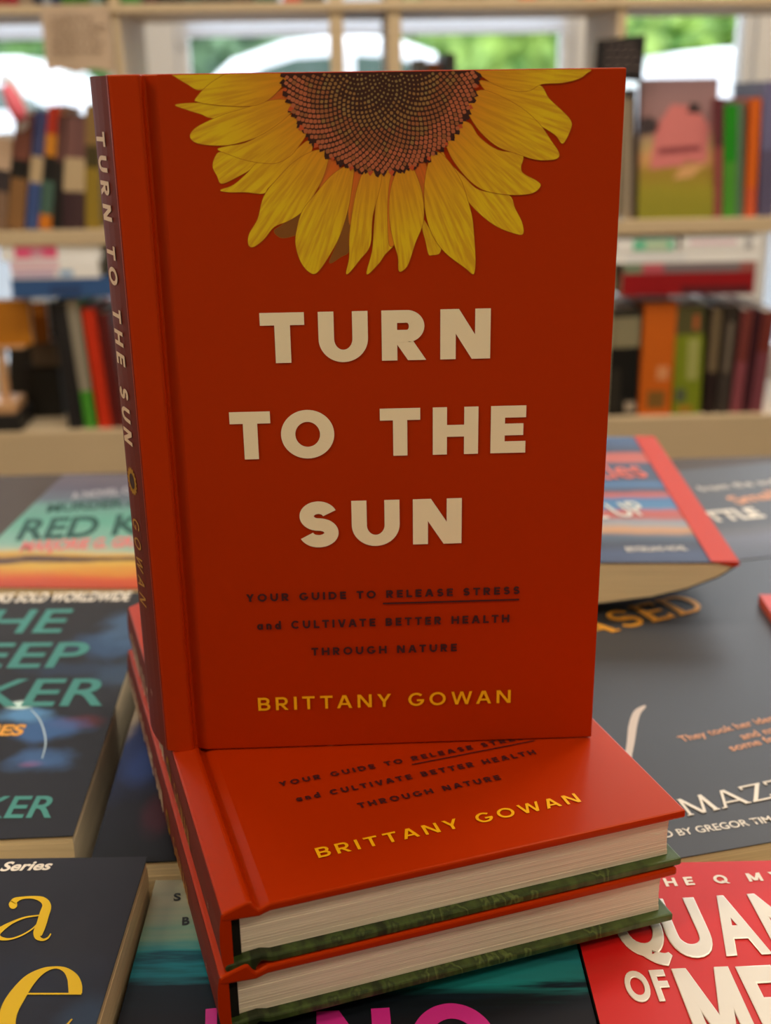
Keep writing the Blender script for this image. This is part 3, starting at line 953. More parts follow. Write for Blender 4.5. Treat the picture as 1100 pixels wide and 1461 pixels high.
# kraft paper notice hung from the top board
KRAFT = mat('kraft paper', S(196, 172, 148), 0.8, 0.2, noise_amt=0.06, noise_scale=20)
ra, rb = uy(58, 18, 1.594), uy(163, 100, 1.594)
nt_ = empty('paper_notice', Matrix.Translation((ra.x, 1.594, rb.z)), 'tan paper notice hanging from the top board at the upper left', 'sign')
pw, ph = rb.x - ra.x, B + ZU - 0.003 - rb.z
mb = MB()
nx_ = 12
for i in range(nx_):
    for f, g in ((0, 0.0006),):
        x0, x1 = pw * i / nx_, pw * (i + 1) / nx_
        w0, w1 = 0.002 * math.sin(i * 0.7), 0.002 * math.sin((i + 1) * 0.7)
        mb.prism([(x0, w0), (x1, w1), (x1, w1 + 0.0006), (x0, w0 + 0.0006)], lambda u_, v, t: (u_, v, t), 0.003 * math.sin(i), ph)
mb.build('sheet', KRAFT, nt_)
mb = MB()
for r in range(5):
    x = 0.12 * pw
    while x < (0.86 if r % 2 else 0.74) * pw:
        l = random.uniform(0.05, 0.13) * pw
        y = ph * (0.8 - r * 0.13)
        mb.poly([(x, -0.0026, y), (x + l, -0.0026, y), (x + l, -0.0026, y + 0.004), (x, -0.0026, y + 0.004)])
        x += l + 0.03 * pw
mb.build('handwriting', mat('grey brown ink', S(150, 128, 110), 0.7, 0.2, noise_amt=0.05), nt_)

# black chalk sign on a stem
sa, sb_ = uy(850, 114, 1.585), uy(926, 50, 1.585)
sg = empty('chalk_sign', Matrix.Translation(((sa.x + sb_.x) / 2, 1.606, B + ZM)), 'small black chalk sign standing above the books, right of the red book head', 'sign')
mb = MB(); sw, s0, s1 = (sb_.x - sa.x) / 2, sa.z - B - ZM, sb_.z - B - ZM
mb.prism([(-sw, s0 + 0.004), (sw * 0.94, s0 - 0.004), (sw, s1 + 0.002), (-sw * 0.94, s1 - 0.006)], lambda u_, v, t: (u_, t, v), -0.004, 0.0)
mb.build('board', mat('blackboard', S(34, 30, 30), 0.7, 0.3, noise_amt=0.2, noise_scale=30), sg, 0.0008, fix=True)
mb = MB()
for r in range(4):
    x = -sw * 0.55
    while x < sw * 0.6:
        l = random.uniform(0.006, 0.014)
        y = s0 + (s1 - s0) * (0.74 - r * 0.17)
        mb.poly([(x, -0.0045, y), (x + l, -0.0045, y + 0.0012), (x + l, -0.0045, y + 0.0038), (x, -0.0045, y + 0.0026)])
        x += l + 0.004
mb.build('chalk_writing', mat('chalk', S(132, 116, 112), 0.9, 0.2, noise_amt=0.2, noise_scale=100), sg)
mb = MB(); mb.box(-0.004, 0.004, 0.0002, 0.006, 0.004, s0 + 0.02); mb.box(-0.02, 0.02, -0.005, 0.012, 0, 0.004)
mb.build('stem', mat('clear grey plastic', S(176, 176, 180), 0.3, 0.5, noise_amt=0.03), sg)

# pink and white ornament on the books at the upper left
PNK = mat('pink plastic', S(255, 122, 142), 0.25, 0.5, noise_amt=0.05, noise_scale=30)
o0 = uy(2, 186, 1.59)
orn = empty('ornament', Matrix.Translation((o0.x, 1.585, o0.z)), 'bright pink ornament with a white rim at the left picture edge', 'ornament')
P = [uy(*q, 1.585) - Vector((o0.x, 1.585, o0.z)) for q in ((8, 122), (14, 134), (20, 147), (26, 160), (30, 172))]
mb = MB(); mb.tube(P, [0.007, 0.011, 0.0125, 0.0125, 0.009], 16)
mb.build('body', PNK, orn, smooth=True)
P = [uy(*q, 1.6) - Vector((o0.x, 1.585, o0.z)) for q in ((2, 112), (14, 116), (26, 134), (36, 158), (36, 176), (28, 186))]
mb = MB(); mb.tube(P, [0.006, 0.006, 0.006, 0.006, 0.006, 0.005], 14)
mb.build('rim', WHITE, orn, smooth=True)


# ------------------------------------------------------------------ the red hardcovers
HW, HH, HT = 0.1499, 0.222, 0.0208
RED = mat('red orange cover board', S(175, 46, 0), 0.34, 0.42, noise_amt=0.03, noise_scale=18)
RED.node_tree.nodes['Principled BSDF'].inputs['Specular Tint'].default_value = (1.0, 0.5, 0.22, 1)
SPINE = mat('dark maroon spine face', S(106, 38, 30), 0.55, 0.25, noise_amt=0.05, noise_scale=18)  # outer spine face darker maroon than the cover; its ends stay cover red
CREAM = mat('cream lettering', S(250, 244, 218), 0.5, 0.4, noise_amt=0.02, noise_scale=30)
DARKT = mat('dark maroon lettering', S(62, 24, 32), 0.5, 0.4, noise_amt=0.02, noise_scale=30)
YEL = mat('golden yellow lettering', S(250, 188, 14), 0.45, 0.4, noise_amt=0.02, noise_scale=30)
BLACKB = mat('black endband cloth', S(22, 24, 20), 0.9, 0.2, noise_amt=0.3, noise_scale=300)
PAGEH = paper_edge('hardcover page edges', S(246, 240, 226), axis=1, scale=1900, dark=0.74)
LEAFC = art('green leaf printed board', 0, HW, [(0.0, S(30, 44, 20)), (0.3, S(66, 88, 40)), (0.42, S(36, 54, 26)), (0.55, S(92, 112, 58)), (0.62, S(44, 62, 30)), (1.0, S(72, 94, 46))],
            distort=2.2, nscale=(160, 50, 90), ndetail=3, rough=0.4)
YELD = mat('dull gold spine lettering', S(188, 140, 60), 0.5, 0.4, noise_amt=0.02, noise_scale=30)
SPC = mat('pale spine lettering', S(222, 196, 170), 0.5, 0.4, noise_amt=0.02, noise_scale=30)


def loc(px, py):                            # photograph pixel -> (x, z) on the standing front cover
    p = uy(px, py, 0)
    return p.x, p.z - B


FX, FZ = loc(543, 92)                       # middle of the printed sunflower


def petal_mat(name, c_base, c_tip, c_vein):
    m = bpy.data.materials.new(name)
    m.use_nodes = True
    N, L = m.node_tree.nodes, m.node_tree.links
    b = N['Principled BSDF']; b.inputs['Roughness'].default_value = 0.38
    tc = N.new('ShaderNodeTexCoord')
    sb = N.new('ShaderNodeVectorMath'); sb.operation = 'SUBTRACT'; sb.inputs[1].default_value = (FX, 0, FZ)
    L.new(tc.outputs['Object'], sb.inputs[0])
    sx = N.new('ShaderNodeSeparateXYZ'); L.new(sb.outputs[0], sx.inputs[0])
    at = N.new('ShaderNodeMath'); at.operation = 'ARCTAN2'
    L.new(sx.outputs[0], at.inputs[0]); L.new(sx.outputs[2], at.inputs[1])
    ln = N.new('ShaderNodeVectorMath'); ln.operation = 'LENGTH'; L.new(sb.outputs[0], ln.inputs[0])
    cb = N.new('ShaderNodeCombineXYZ')
    L.new(at.outputs[0], cb.inputs[0]); L.new(ln.outputs['Value'], cb.inputs[1])
    mp = N.new('ShaderNodeMapping'); mp.inputs['Scale'].default_value = (26, 45, 1)
    L.new(cb.outputs[0], mp.inputs[0])
    nz = N.new('ShaderNodeTexNoise'); nz.inputs['Scale'].default_value = 1.6; nz.inputs['Detail'].default_value = 4
    L.new(mp.outputs[0], nz.inputs['Vector'])
    mr = N.new('ShaderNodeMapRange')
    mr.inputs[1].default_value = 0.028; mr.inputs[2].default_value = 0.050
    L.new(ln.outputs['Value'], mr.inputs[0])
    m1 = N.new('ShaderNodeMixRGB'); m1.inputs[1].default_value = c_base; m1.inputs[2].default_value = c_tip
    L.new(mr.outputs[0], m1.inputs[0])
    cr = N.new('ShaderNodeValToRGB')
    cr.color_ramp.elements[0].position = 0.4; cr.color_ramp.elements[0].color = (0.9, 0.9, 0.9, 1)
    cr.color_ramp.elements[1].position = 0.58; cr.color_ramp.elements[1].color = (0, 0, 0, 1)
    L.new(nz.outputs['Fac'], cr.inputs[0])
    ml = N.new('ShaderNodeMath'); ml.operation = 'MULTIPLY'; ml.inputs[1].default_value = 0.75
    L.new(cr.outputs[0], ml.inputs[0])
    m2 = N.new('ShaderNodeMixRGB'); m2.inputs[2].default_value = c_vein
    L.new(ml.outputs[0], m2.inputs[0]); L.new(m1.outputs[0], m2.inputs[1])
    L.new(m2.outputs[0], b.inputs['Base Color'])
    return m


PET = petal_mat('printed yellow petal', S(222, 144, 0), S(232, 204, 0), S(204, 146, 2))
PETO = petal_mat('printed orange petal', S(214, 96, 10), S(222, 140, 10), S(190, 100, 12))
PETE = mat('printed petal outline', S(172, 102, 6), 0.4, 0.4, noise_amt=0.1, noise_scale=60)
PETD = mat('printed brown petal', S(136, 84, 24), 0.4, 0.4, noise_amt=0.2, noise_scale=120)
DISC = mat('printed sunflower disc', S(56, 20, 16), 0.4, 0.4, noise_amt=0.2, noise_scale=200)
SEED = [mat('printed outer seed', S(184, 104, 70), 0.4, 0.4, noise_amt=0.15, noise_scale=300), mat('printed middle seed', S(156, 96, 58), 0.4, 0.4, noise_amt=0.15, noise_scale=300),
        mat('printed inner seed', S(152, 116, 66), 0.4, 0.4, noise_amt=0.25, noise_scale=300), mat('printed seed core', S(142, 122, 76), 0.4, 0.4, noise_amt=0.25, noise_scale=300)]


def Lc(pts):
    return [(240 + x / 3.4375, 90 + y / 3.4389) for x, y in pts]


def Rc(pts):
    return [(540 + x / 3.0556, 90 + y / 3.055) for x, y in pts]


# petals of the printed flower, back to front: (outline, 0 yellow / 1 orange / 2 brown)
PETALS = [
    (Lc([(20, 60), (100, 55), (280, 55), (230, 100), (155, 140), (90, 108), (40, 78)]), 0),
    (Lc([(490, 185), (560, 135), (585, 140), (585, 190), (530, 205)]), 1),
    (Lc([(35, 212), (140, 203), (260, 212), (380, 218), (470, 205), (420, 250), (230, 277), (160, 257), (90, 235)]), 0),
    (Lc([(520, 830), (560, 800), (650, 735), (645, 830), (600, 858), (550, 862)]), 2),
    (Lc([(740, 640), (765, 540), (790, 478), (835, 485), (845, 525), (790, 590)]), 1),
    (Lc([(790, 985), (840, 860), (890, 650), (900, 535), (950, 515), (968, 560), (920, 700), (885, 850), (885, 930), (850, 955)]), 2),
    (Lc([(885, 640), (900, 540), (940, 515), (968, 540), (930, 690), (890, 800)]), 1),
    (Rc([(190, 680), (230, 740), (270, 800), (265, 835), (235, 842), (218, 838), (205, 780), (192, 730)]), 0),
    (Rc([(155, 460), (190, 438), (210, 465), (205, 560), (195, 660), (180, 560)]), 1),
    (Rc([(275, 375), (300, 430), (370, 500), (440, 560), (565, 580), (595, 640), (625, 700), (630, 748), (600, 750), (520, 720), (450, 670), (385, 600), (330, 500), (280, 440)]), 0),
    (Lc([(220, 520), (225, 480), (250, 445), (300, 455), (370, 480), (435, 492), (400, 530), (330, 570), (262, 598), (240, 560)]), 0),
    (Lc([(256, 630), (320, 605), (390, 545), (440, 495), (530, 490), (600, 455), (690, 385), (702, 440), (620, 500), (540, 570), (490, 620), (465, 647), (380, 640), (300, 640)]), 0),
    (Lc([(243, 430), (290, 415), (380, 398), (480, 345), (560, 285), (610, 262), (672, 315), (680, 350), (650, 400), (600, 460), (530, 497), (450, 495), (370, 480), (300, 455)]), 0),
    (Lc([(108, 365), (130, 330), (190, 295), (280, 258), (400, 222), (500, 192), (580, 190), (615, 230), (590, 262), (530, 312), (450, 362), (370, 392), (280, 410), (190, 408), (130, 394)]), 0),
    (Lc([(133, 185), (180, 130), (240, 85), (300, 58), (430, 52), (578, 55), (565, 110), (500, 180), (440, 210), (380, 218), (270, 215), (180, 205), (142, 196)]), 0),
    (Lc([(392, 880), (400, 840), (440, 770), (470, 660), (540, 570), (620, 490), (700, 443), (762, 433), (787, 462), (762, 560), (720, 642), (660, 732), (590, 780), (520, 810), (470, 870), (425, 905), (400, 906)]), 0),
    (Lc([(626, 900), (630, 830), (660, 730), (730, 640), (800, 560), (872, 512), (908, 520), (902, 600), (882, 720), (842, 850), (790, 950), (730, 1034), (690, 1030), (650, 980)]), 0),
    ([(523, 393), (531, 360), (534, 322), (537, 288), (543, 253), (551, 244), (559, 250), (563, 264), (558, 285), (557, 315), (564, 346), (549, 365), (540, 378)], 0),
    ([(555, 350), (553, 300), (556, 262), (562, 247), (564, 262), (562, 300), (564, 345)], 1),
    (Lc([(873, 1035), (888, 960), (890, 850), (910, 700), (940, 580), (975, 518), (1012, 512), (1047, 545), (1032, 640), (1002, 760), (990, 900), (940, 970), (890, 1032)]), 0),
    (Rc([(88, 908), (85, 850), (65, 780), (48, 680), (50, 580), (70, 500), (100, 447), (132, 447), (158, 480), (187, 560), (197, 640), (192, 710), (160, 790), (130, 880), (105, 910)]), 0),
    (Rc([(408, 924), (380, 900), (300, 840), (250, 780), (215, 700), (200, 600), (205, 500), (230, 408), (262, 395), (310, 440), (360, 520), (390, 610), (408, 680), (416, 760), (422, 860), (418, 915)]), 0),
    (Rc([(288, 340), (300, 308), (350, 298), (360, 262), (400, 272), (440, 330), (520, 385), (625, 405), (620, 460), (632, 488), (690, 520), (705, 542), (670, 572), (590, 580), (500, 570), (440, 550), (380, 500), (320, 420)]), 0),
    (Rc([(440, 85), (520, 100), (600, 125), (700, 103), (742, 160), (800, 215), (836, 255), (838, 290), (803, 356), (770, 320), (703, 278), (600, 230), (500, 160)]), 0),
    (Rc([(376, 180), (400, 145), (460, 125), (560, 165), (640, 215), (706, 278), (752, 345), (785, 395), (780, 420), (740, 428), (680, 425), (600, 400), (520, 370), (450, 312), (400, 242)]), 0),
    (Rc([(420, 30), (540, 26), (700, 26), (912, 32), (905, 52), (870, 75), (800, 92), (710, 98), (660, 125), (600, 128), (520, 105), (460, 70)]), 0),
]


def sunflower(parent):
    mb = MB()
    zt = HH - 0.0003

    def add(poly, y, mi):
        mb.poly([(x, y, min(z, zt)) for x, z in poly], mi)

    for k, (px, kind) in enumerate(PETALS):
        pts = smooth_closed([loc(*q) for q in px], 5)
        cx = sum(p[0] for p in pts) / len(pts); cz = sum(p[1] for p in pts) / len(pts)
        out = []
        n = len(pts)
        ar = sum(pts[i][0] * pts[(i + 1) % n][1] - pts[(i + 1) % n][0] * pts[i][1] for i in range(n))
        sg = 1 if ar > 0 else -1
        for i, p in enumerate(pts):
            a, c = pts[i - 1], pts[(i + 1) % n]
            dx, dz = c[0] - a[0], c[1] - a[1]; l = math.hypot(dx, dz) or 1
            out.append((p[0] + sg * dz / l * 0.00013, p[1] - sg * dx / l * 0.00013))
        y = -0.00006 - k * 0.000008
        add(out, y, 3)
        add(pts, y - 0.000004, kind)
    # the disc and its seeds
    rx, rz = 0.0286, 0.0305
    y = -0.0003
    rim = []
    for i in range(120):
        a = math.pi + math.pi * i / 119
        k = 1 + 0.03 * math.sin(i * 2.1) + 0.02 * math.sin(i * 0.9)
        rim.append((FX + rx * k * math.cos(a), FZ + rz * k * math.sin(a)))
    rim.append((FX + rx, zt)); rim.append((FX - rx, zt))
    add(rim, y, 4)
    n = 1650
    for i in range(20, n):
        rr = (i / n) ** 0.54; a = i * 2.399963
        x, z = FX + rx * 0.985 * rr * math.cos(a), FZ + rz * 0.985 * rr * math.sin(a)
        if z > zt - 0.0005:
            continue
        s = (0.00032 + 0.00041 * rr) * random.uniform(0.88, 1.08)
        if rr < 0.5:
            s *= random.uniform(0.6, 1.15)
        mi = 5 if rr > 0.8 else 6 if rr > 0.6 else 7 if rr > 0.38 else 8
        if random.random() < 0.12:
            mi = min(8, mi + 1)
        aa = a + (random.uniform(-0.6, 0.6) if rr < 0.5 else 0)
        ca, sa = math.cos(aa), math.sin(aa)
        q = [(s * 1.05, 0), (s * 0.55, s * 0.6), (0, s * 0.92), (-s * 0.55, s * 0.6), (-s * 1.05, 0), (-s * 0.55, -s * 0.6), (0, -s * 0.92), (s * 0.55, -s * 0.6)]
        add([(x + u * ca - v * sa, z + u * sa + v * ca) for u, v in q], y - 0.00003, mi)
    # ragged florets round the rim
    for i in range(46):
        a = math.pi + math.pi * (i + random.uniform(-0.3, 0.3)) / 45
        x, z = FX + rx * 0.99 * math.cos(a), FZ + rz * 0.99 * math.sin(a)
        ca, sa = math.cos(a), math.sin(a)
        s = random.uniform(0.0008, 0.0014)
        add([(x + s * ca, z + s * sa), (x - s * 0.7 * sa, z + s * 0.7 * ca), (x - 0.6 * s * ca, z - 0.6 * s * sa), (x + s * 0.7 * sa, z - s * 0.7 * ca)], y - 0.00002, 4 if i % 3 else 9)
    o = mb.build('sunflower_print', [PET, PETO, PETD, PETE, DISC] + SEED + [mat('printed orange floret', S(200, 84, 40), 0.4, 0.4, noise_amt=0.2, noise_scale=200)], parent)
    o['label'] = 'printed yellow sunflower half at the cover head'
    return o


def line_on_cover(pL, pR, pT):
    a, b2, t = loc(*pL), loc(*pR), loc(*pT)
    return Vector((a[0], 0, a[1])), Vector((b2[0] - a[0], 0, b2[1] - a[1])), Vector((0, 0, t[1] - a[1]))


def cover_lines(name, parent, rows, material, w, v, track, extra=None):
    mb = MB()
    for s, pL, pR, pT in rows:
        O, U, V = line_on_cover(pL, pR, pT)
        U.z = 0.0
        for i, p in enumerate(stroke_text(s, w, v, track)):
            mb.poly([O + U * a + V * b2 + Vector((0, -0.00035 - (i % 9) * 4e-6, 0)) for a, b2 in ccw(p)])
    if extra:
        for q in extra:
            mb.poly([(x, -0.00035, z) for x, z in q])
    return mb.build(name, material, parent)


def hardcover(M, label, skew):
    root = empty('hardcover_book', M, label, 'book', 'red sunflower hardcovers')
    ty = HT * math.cos(skew); k = math.tan(skew); s = k * ty
    bt = 0.0028
    prof = [(0, 0.0006), (0.0010, 0.0), (0.0045, -0.0011), (0.0080, -0.0021), (0.0089, -0.0016), (0.0099, 0.0003), (0.0109, 0.0013), (0.0125, 0.0007), (0.0142, 0), (HW, 0),
            (HW, bt), (0.0142, bt), (0.0109, 0.0038), (0.0012, 0.0030), (0.0, 0.0026)]
    mb = MB(); mb.prism(prof, lambda u, v, t: (u - k * v, v, t), 0, HH)
    mb.build('front_cover', RED, root, 0.0007, 2, fix=True)
    mb = MB(); mb.prism([(u, ty - v) for u, v in prof], lambda u, v, t: (u - k * v, v, t), 0, HH)
    o = mb.build('back_cover', LEAFC, root, 0.0007, 2, fix=True); o['label'] = 'green leaf printed back board'
    sp = [(0.0001, 0.0004), (-0.0006, ty * 0.25), (-0.0008, ty * 0.5), (-0.0006, ty * 0.75), (0.0001, ty - 0.0004), (0.0028, ty - 0.0006), (0.0028, 0.0006)]
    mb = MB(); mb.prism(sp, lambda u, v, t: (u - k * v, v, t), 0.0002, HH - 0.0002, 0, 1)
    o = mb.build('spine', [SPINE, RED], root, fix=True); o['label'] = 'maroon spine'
    mb = MB()
    n = 22
    for i in range(n):                       # the page block, signature by signature
        y0 = bt + 0.0001 + (ty - 2 * bt - 0.0002) * i / n; y1 = bt + 0.0001 + (ty - 2 * bt - 0.0002) * (i + 1) / n
        j = random.uniform(0, 0.00018)
        e = 0.0006 * (1 - ((i + 0.5) / n * 2 - 1) ** 2)
        mb.prism([(0.0056, y0), (HW - 0.0036 - e, y0), (HW - 0.0036 - e, y1), (0.0056, y1)], lambda u, v, t: (u - k * v, v, t), 0.0031 + j, HH - 0.0031 - j)
    mb.build('page_block', PAGEH, root, fix=True)
    for z0, z1 in ((0.0026, 0.0046), (HH - 0.0046, HH - 0.0026)):
        mb = MB(); mb.prism([(0.0029, bt + 0.0002), (0.0056, bt + 0.0002), (0.0056, ty - bt - 0.0002), (0.0029, ty - bt - 0.0002)], lambda u, v, t: (u - k * v, v, t), z0, z1)
        o = mb.build('endband', BLACKB, root, fix=True)
    cover_lines('title_lettering', root, [('TURN', (373.6, 520), (699, 511.8), (373.6, 448.2)), ('TO THE', (330.9, 657.3), (749, 645.5), (330.9, 589.5)),
                                          ('SUN', (427.7, 782.3), (658.2, 775.5), (427.7, 717.7))], CREAM, 0.29, 0.25, 0.255)
    ul = [loc(546.3, 861), loc(740.5, 855.2), loc(740.5, 857.4), loc(546.3, 863.2)]
    cover_lines('subtitle_lettering', root, [('YOUR GUIDE TO RELEASE STRESS', (351.8, 859.8), (741.2, 846.8), (351.8, 848.9)),
                                             ('and CULTIVATE BETTER HEALTH', (367.3, 899.5), (726.5, 887), (367.3, 888.2)),
                                             ('THROUGH NATURE', (444.6, 936.3), (651.7, 930), (444.6, 925.4))], DARKT, 0.26, 0.225, 0.4, [ul])
    cover_lines('author_lettering', root, [('BRITTANY GOWAN', (368.9, 1014.9), (728.2, 1002.3), (368.9, 996.5))], YEL, 0.19, 0.17, 0.36)
    sunflower(root)

    def zz(px, py):
        return uy(px, py, 0.008).z - B

    def spine_line(name, s, z0, z1, f0, f1, material, w, v, tr):
        O = Vector((-0.00098 - k * f0 * ty, f0 * ty, z0)); U = Vector((0, 0, z1 - z0)); V = Vector((-k * (f1 - f0) * ty, (f1 - f0) * ty, 0))
        return put_text(name, root, stroke_text(s, w, v, tr), O, U, V, material)
    spine_line('spine_title', 'TURN TO THE SUN', zz(140, 190), zz(182, 636), 0.72, 0.26, SPC, 0.25, 0.22, 0.5)
    spine_line('spine_author', 'GOWAN', zz(194, 745), zz(205, 866), 0.68, 0.32, YELD, 0.17, 0.15, 0.75)
    mb = MB()
    zc = zz(189, 690)
    cy = 0.5 * ty
    for i in range(17):
        a = i / 17 * 2 * math.pi
        q = [(0.0022, -0.0009), (0.0040, -0.0007), (0.0050, 0), (0.0040, 0.0007), (0.0022, 0.0009)]
        mb.poly([(-0.00093 - k * (cy + u * math.sin(a) + v2 * math.cos(a)), cy + u * math.sin(a) + v2 * math.cos(a), zc + u * math.cos(a) - v2 * math.sin(a)) for u, v2 in q], 0)
    c = [(0.0026 * math.cos(i * math.pi / 12), 0.0026 * math.sin(i * math.pi / 12)) for i in range(24)]
    mb.poly([(-0.00098 - k * (cy + u), cy + u, zc + v2) for u, v2 in c], 1)
    mb.build('spine_sunflower', [mat('dull gold petal print', S(176, 128, 30), 0.5, 0.4, noise_amt=0.1, noise_scale=200), DISC], root)
    mb = MB()
    zc = zz(214, 992)
    for i in range(6):
        a = i / 6 * 2 * math.pi
        q = [(0.0004, -0.0003), (0.0018, 0), (0.0004, 0.0003)]
        mb.poly([(-0.00098 - k * (cy + u * math.sin(a) + v2 * math.cos(a)), cy + u * math.sin(a) + v2 * math.cos(a), zc + u * math.cos(a) - v2 * math.sin(a)) for u, v2 in q], 0)
    mb.build('spine_emblem', mat('grey spine emblem', S(160, 120, 110), 0.5, 0.4, noise_amt=0.05, noise_scale=100), root)
    return root


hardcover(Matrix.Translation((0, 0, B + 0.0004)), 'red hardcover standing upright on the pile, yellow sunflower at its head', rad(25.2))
al = rad(16.2)
a_, b_ = Vector((math.cos(al), math.sin(al), 0)), Vector((-math.sin(al), math.cos(al), 0))


def lying(px, py, pz):
    return Matrix(((a_.x, 0, b_.x, px), (a_.y, 0, b_.y, py), (0, -1, 0, pz), (0, 0, 0, 1)))


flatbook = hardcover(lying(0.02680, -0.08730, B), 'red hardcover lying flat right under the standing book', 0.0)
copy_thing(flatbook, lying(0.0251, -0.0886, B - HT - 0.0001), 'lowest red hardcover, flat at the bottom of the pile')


# ------------------------------------------------------------------ paperbacks spread on the table
def rot2(ang, x, y):
    return x * math.cos(ang) - y * math.sin(ang), x * math.sin(ang) + y * math.cos(ang)


def paperback(label, corner, ang, w, h, zt, zb, cover, page=PAGEY, spine=None, group='paperbacks spread on the table'):
    """corner = bottom left corner on the table; the cover's own space is x across, y up the cover, z up"""
    root = empty('paperback_book', Matrix.Translation((corner[0], corner[1], B + zb)) @ Matrix.Rotation(ang, 4, 'Z'), label, 'book', group)
    t = zt - zb; ct = 0.0005
    mb = MB()
    mb.box(0, w, 0, h, t - ct, t, 0); mb.box(0, w, 0, h, 0, ct, 1); mb.box(0, ct, 0, h, ct, t - ct, 1)
    mb.build('cover', [cover, spine or cover], root)
    mb = MB()
    n = 12
    for i in range(n):
        z0 = ct + (t - 2 * ct) * i / n; z1 = ct + (t - 2 * ct) * (i + 1) / n
        j = random.uniform(0, 0.00025)
        mb.box(ct, w - 0.0003 - j, 0.0003 + j, h - 0.0003 - j, z0, z1)
    mb.build('page_block', page, root)
    return root


def corner_from(tl, ang, x, y):
    """bottom left corner when the point (x, y) of the cover lies at tl"""
    dx, dy = rot2(ang, x, y)
    return tl[0] - dx, tl[1] - dy


def fonts(root, name, s, pL, pR, pT, z, material, **kw):
    O, U, V = frame_z(root, pL, pR, pT, z + 0.0002)
    return put_font(name, root, s, O, U, V, material, **kw)


def strokes(root, name, s, pL, pR, pT, z, material, w, v, tr, serif=0.0, space=None, thick=0.0):
    O, U, V = frame_z(root, pL, pR, pT, z + 0.0002)
    return put_text(name, root, stroke_text(s, w, v, tr, serif, space), O, U, V, material, thick=thick)


def pix_polys(root, name, polys, z, material):
    inv = root.matrix_world.inverted()
    mb = MB()
    for i, p in enumerate(polys):
        mb.poly([inv @ uz(x, y, z + 0.00025 + (i % 9) * 4e-6) for x, y in ccw(p)[::-1]])
    return mb.build(name, material, root)


def lp(root, px, py, z):
    return root.matrix_world.inverted() @ uz(px, py, z)


TEAL = mat('teal lettering', S(62, 132, 124), 0.45, 0.4, noise_amt=0.03, noise_scale=40)
WHT = mat('white lettering', S(232, 222, 208), 0.45, 0.4, noise_amt=0.03, noise_scale=40)
GOLD = mat('gold lettering', S(236, 164, 54), 0.35, 0.5, metal=0.3, noise_amt=0.05, noise_scale=40)
BLK = mat('black lettering', S(24, 28, 30), 0.5, 0.4, noise_amt=0.05, noise_scale=40)
ROSE = mat('rose lettering', S(214, 112, 112), 0.5, 0.4, noise_amt=0.03, noise_scale=40)
NOTE = mat('yellow foil lettering', S(222, 184, 0), 0.35, 0.35, noise_amt=0.03, noise_scale=40)
MAG = mat('magenta lettering', S(206, 44, 150), 0.4, 0.4, noise_amt=0.06, noise_scale=60)
DGRN = mat('dark green lettering', S(34, 78, 70), 0.5, 0.4, noise_amt=0.05, noise_scale=40)
APR = mat('apricot lettering', S(226, 160, 120), 0.5, 0.4, noise_amt=0.03, noise_scale=40)
SILV = mat('pale foil lettering', S(228, 222, 212), 0.3, 0.6, metal=0.25, noise_amt=0.03, noise_scale=60)
CORAL = mat('coral lettering', S(232, 96, 70), 0.45, 0.4, noise_amt=0.03, noise_scale=40)

# --- dark thriller at left with teal title
z = -0.045
an = rad(1.0)
c0 = corner_from((-0.0412, 0.0172), an, 0.152, 0)
yv = lambda px, py, zq, c, a: rot2(-a, uz(px, py, zq).x - c[0], uz(px, py, zq).y - c[1])
bl = [yv(*q, z, c0, an) for q in ((30, 1006), (70, 1040), (60, 1085), (150, 920), (185, 895), (105, 955), (185, 960), (112, 1030), (45, 1090), (35, 1020))]
DARK = art('charcoal cover with blue smoke', 1, 0.229, [(0, S(34, 34, 40)), (0.5, S(40, 40, 44)), (1, S(46, 44, 46))], nscale=(45, 45, 1), rough=0.5, spec=0.22, blobs=[
    (bl[3][0], bl[3][1], 0.028, 0.02, S(58, 84, 118), 0.8), (bl[4][0], bl[4][1], 0.02, 0.03, S(70, 96, 128), 0.8), (bl[5][0], bl[5][1], 0.03, 0.012, S(48, 62, 84), 0.7),
    (bl[6][0], bl[6][1], 0.02, 0.02, S(62, 84, 110), 0.6), (bl[7][0], bl[7][1], 0.014, 0.008, S(110, 40, 44), 0.6), (bl[8][0], bl[8][1], 0.008, 0.004, S(170, 50, 60), 0.7),
    (bl[1][0], bl[1][1], 0.02, 0.014, S(66, 108, 164), 0.7), (bl[2][0], bl[2][1], 0.022, 0.012, S(70, 108, 160), 0.7), (bl[9][0], bl[9][1], 0.017, 0.009, S(96, 150, 200), 0.8), (bl[0][0], bl[0][1], 0.0075, 0.005, S(206, 232, 226), 1.0)])
kb = paperback('thick charcoal paperback with teal title, left of the red pile', c0, an, 0.152, 0.229, z, TZ, DARK, spine=mat('charcoal spine', S(38, 38, 42), 0.45, 0.4, noise_amt=0.05))
fonts(kb, 'strapline_lettering', 'BOOKS SOLD WORLDWIDE', (-45, 859.5), (183, 856.5), (-44, 846.5), z, WHT, bold=0.03, space=1.05)
fonts(kb, 'title_lettering', 'THE', (-92, 904), (86, 902), (-84, 869.5), z, TEAL, bold=0.012)
fonts(kb, 'title_lettering', 'DEEP', (-128, 954), (113, 951.5), (-120, 917), z, TEAL, bold=0.012)
fonts(kb, 'title_lettering', 'SEEKER', (-205, 1009), (146, 1006), (-195, 969), z, TEAL, bold=0.012)
fonts(kb, 'series_lettering', 'SERIES', (-72, 1050), (31, 1048.5), (-70, 1035), z, GOLD, bold=0.04)
fonts(kb, 'author_lettering', 'PARKER', (-150, 1168), (73, 1166), (-146, 1136), z, TEAL, bold=0.014)
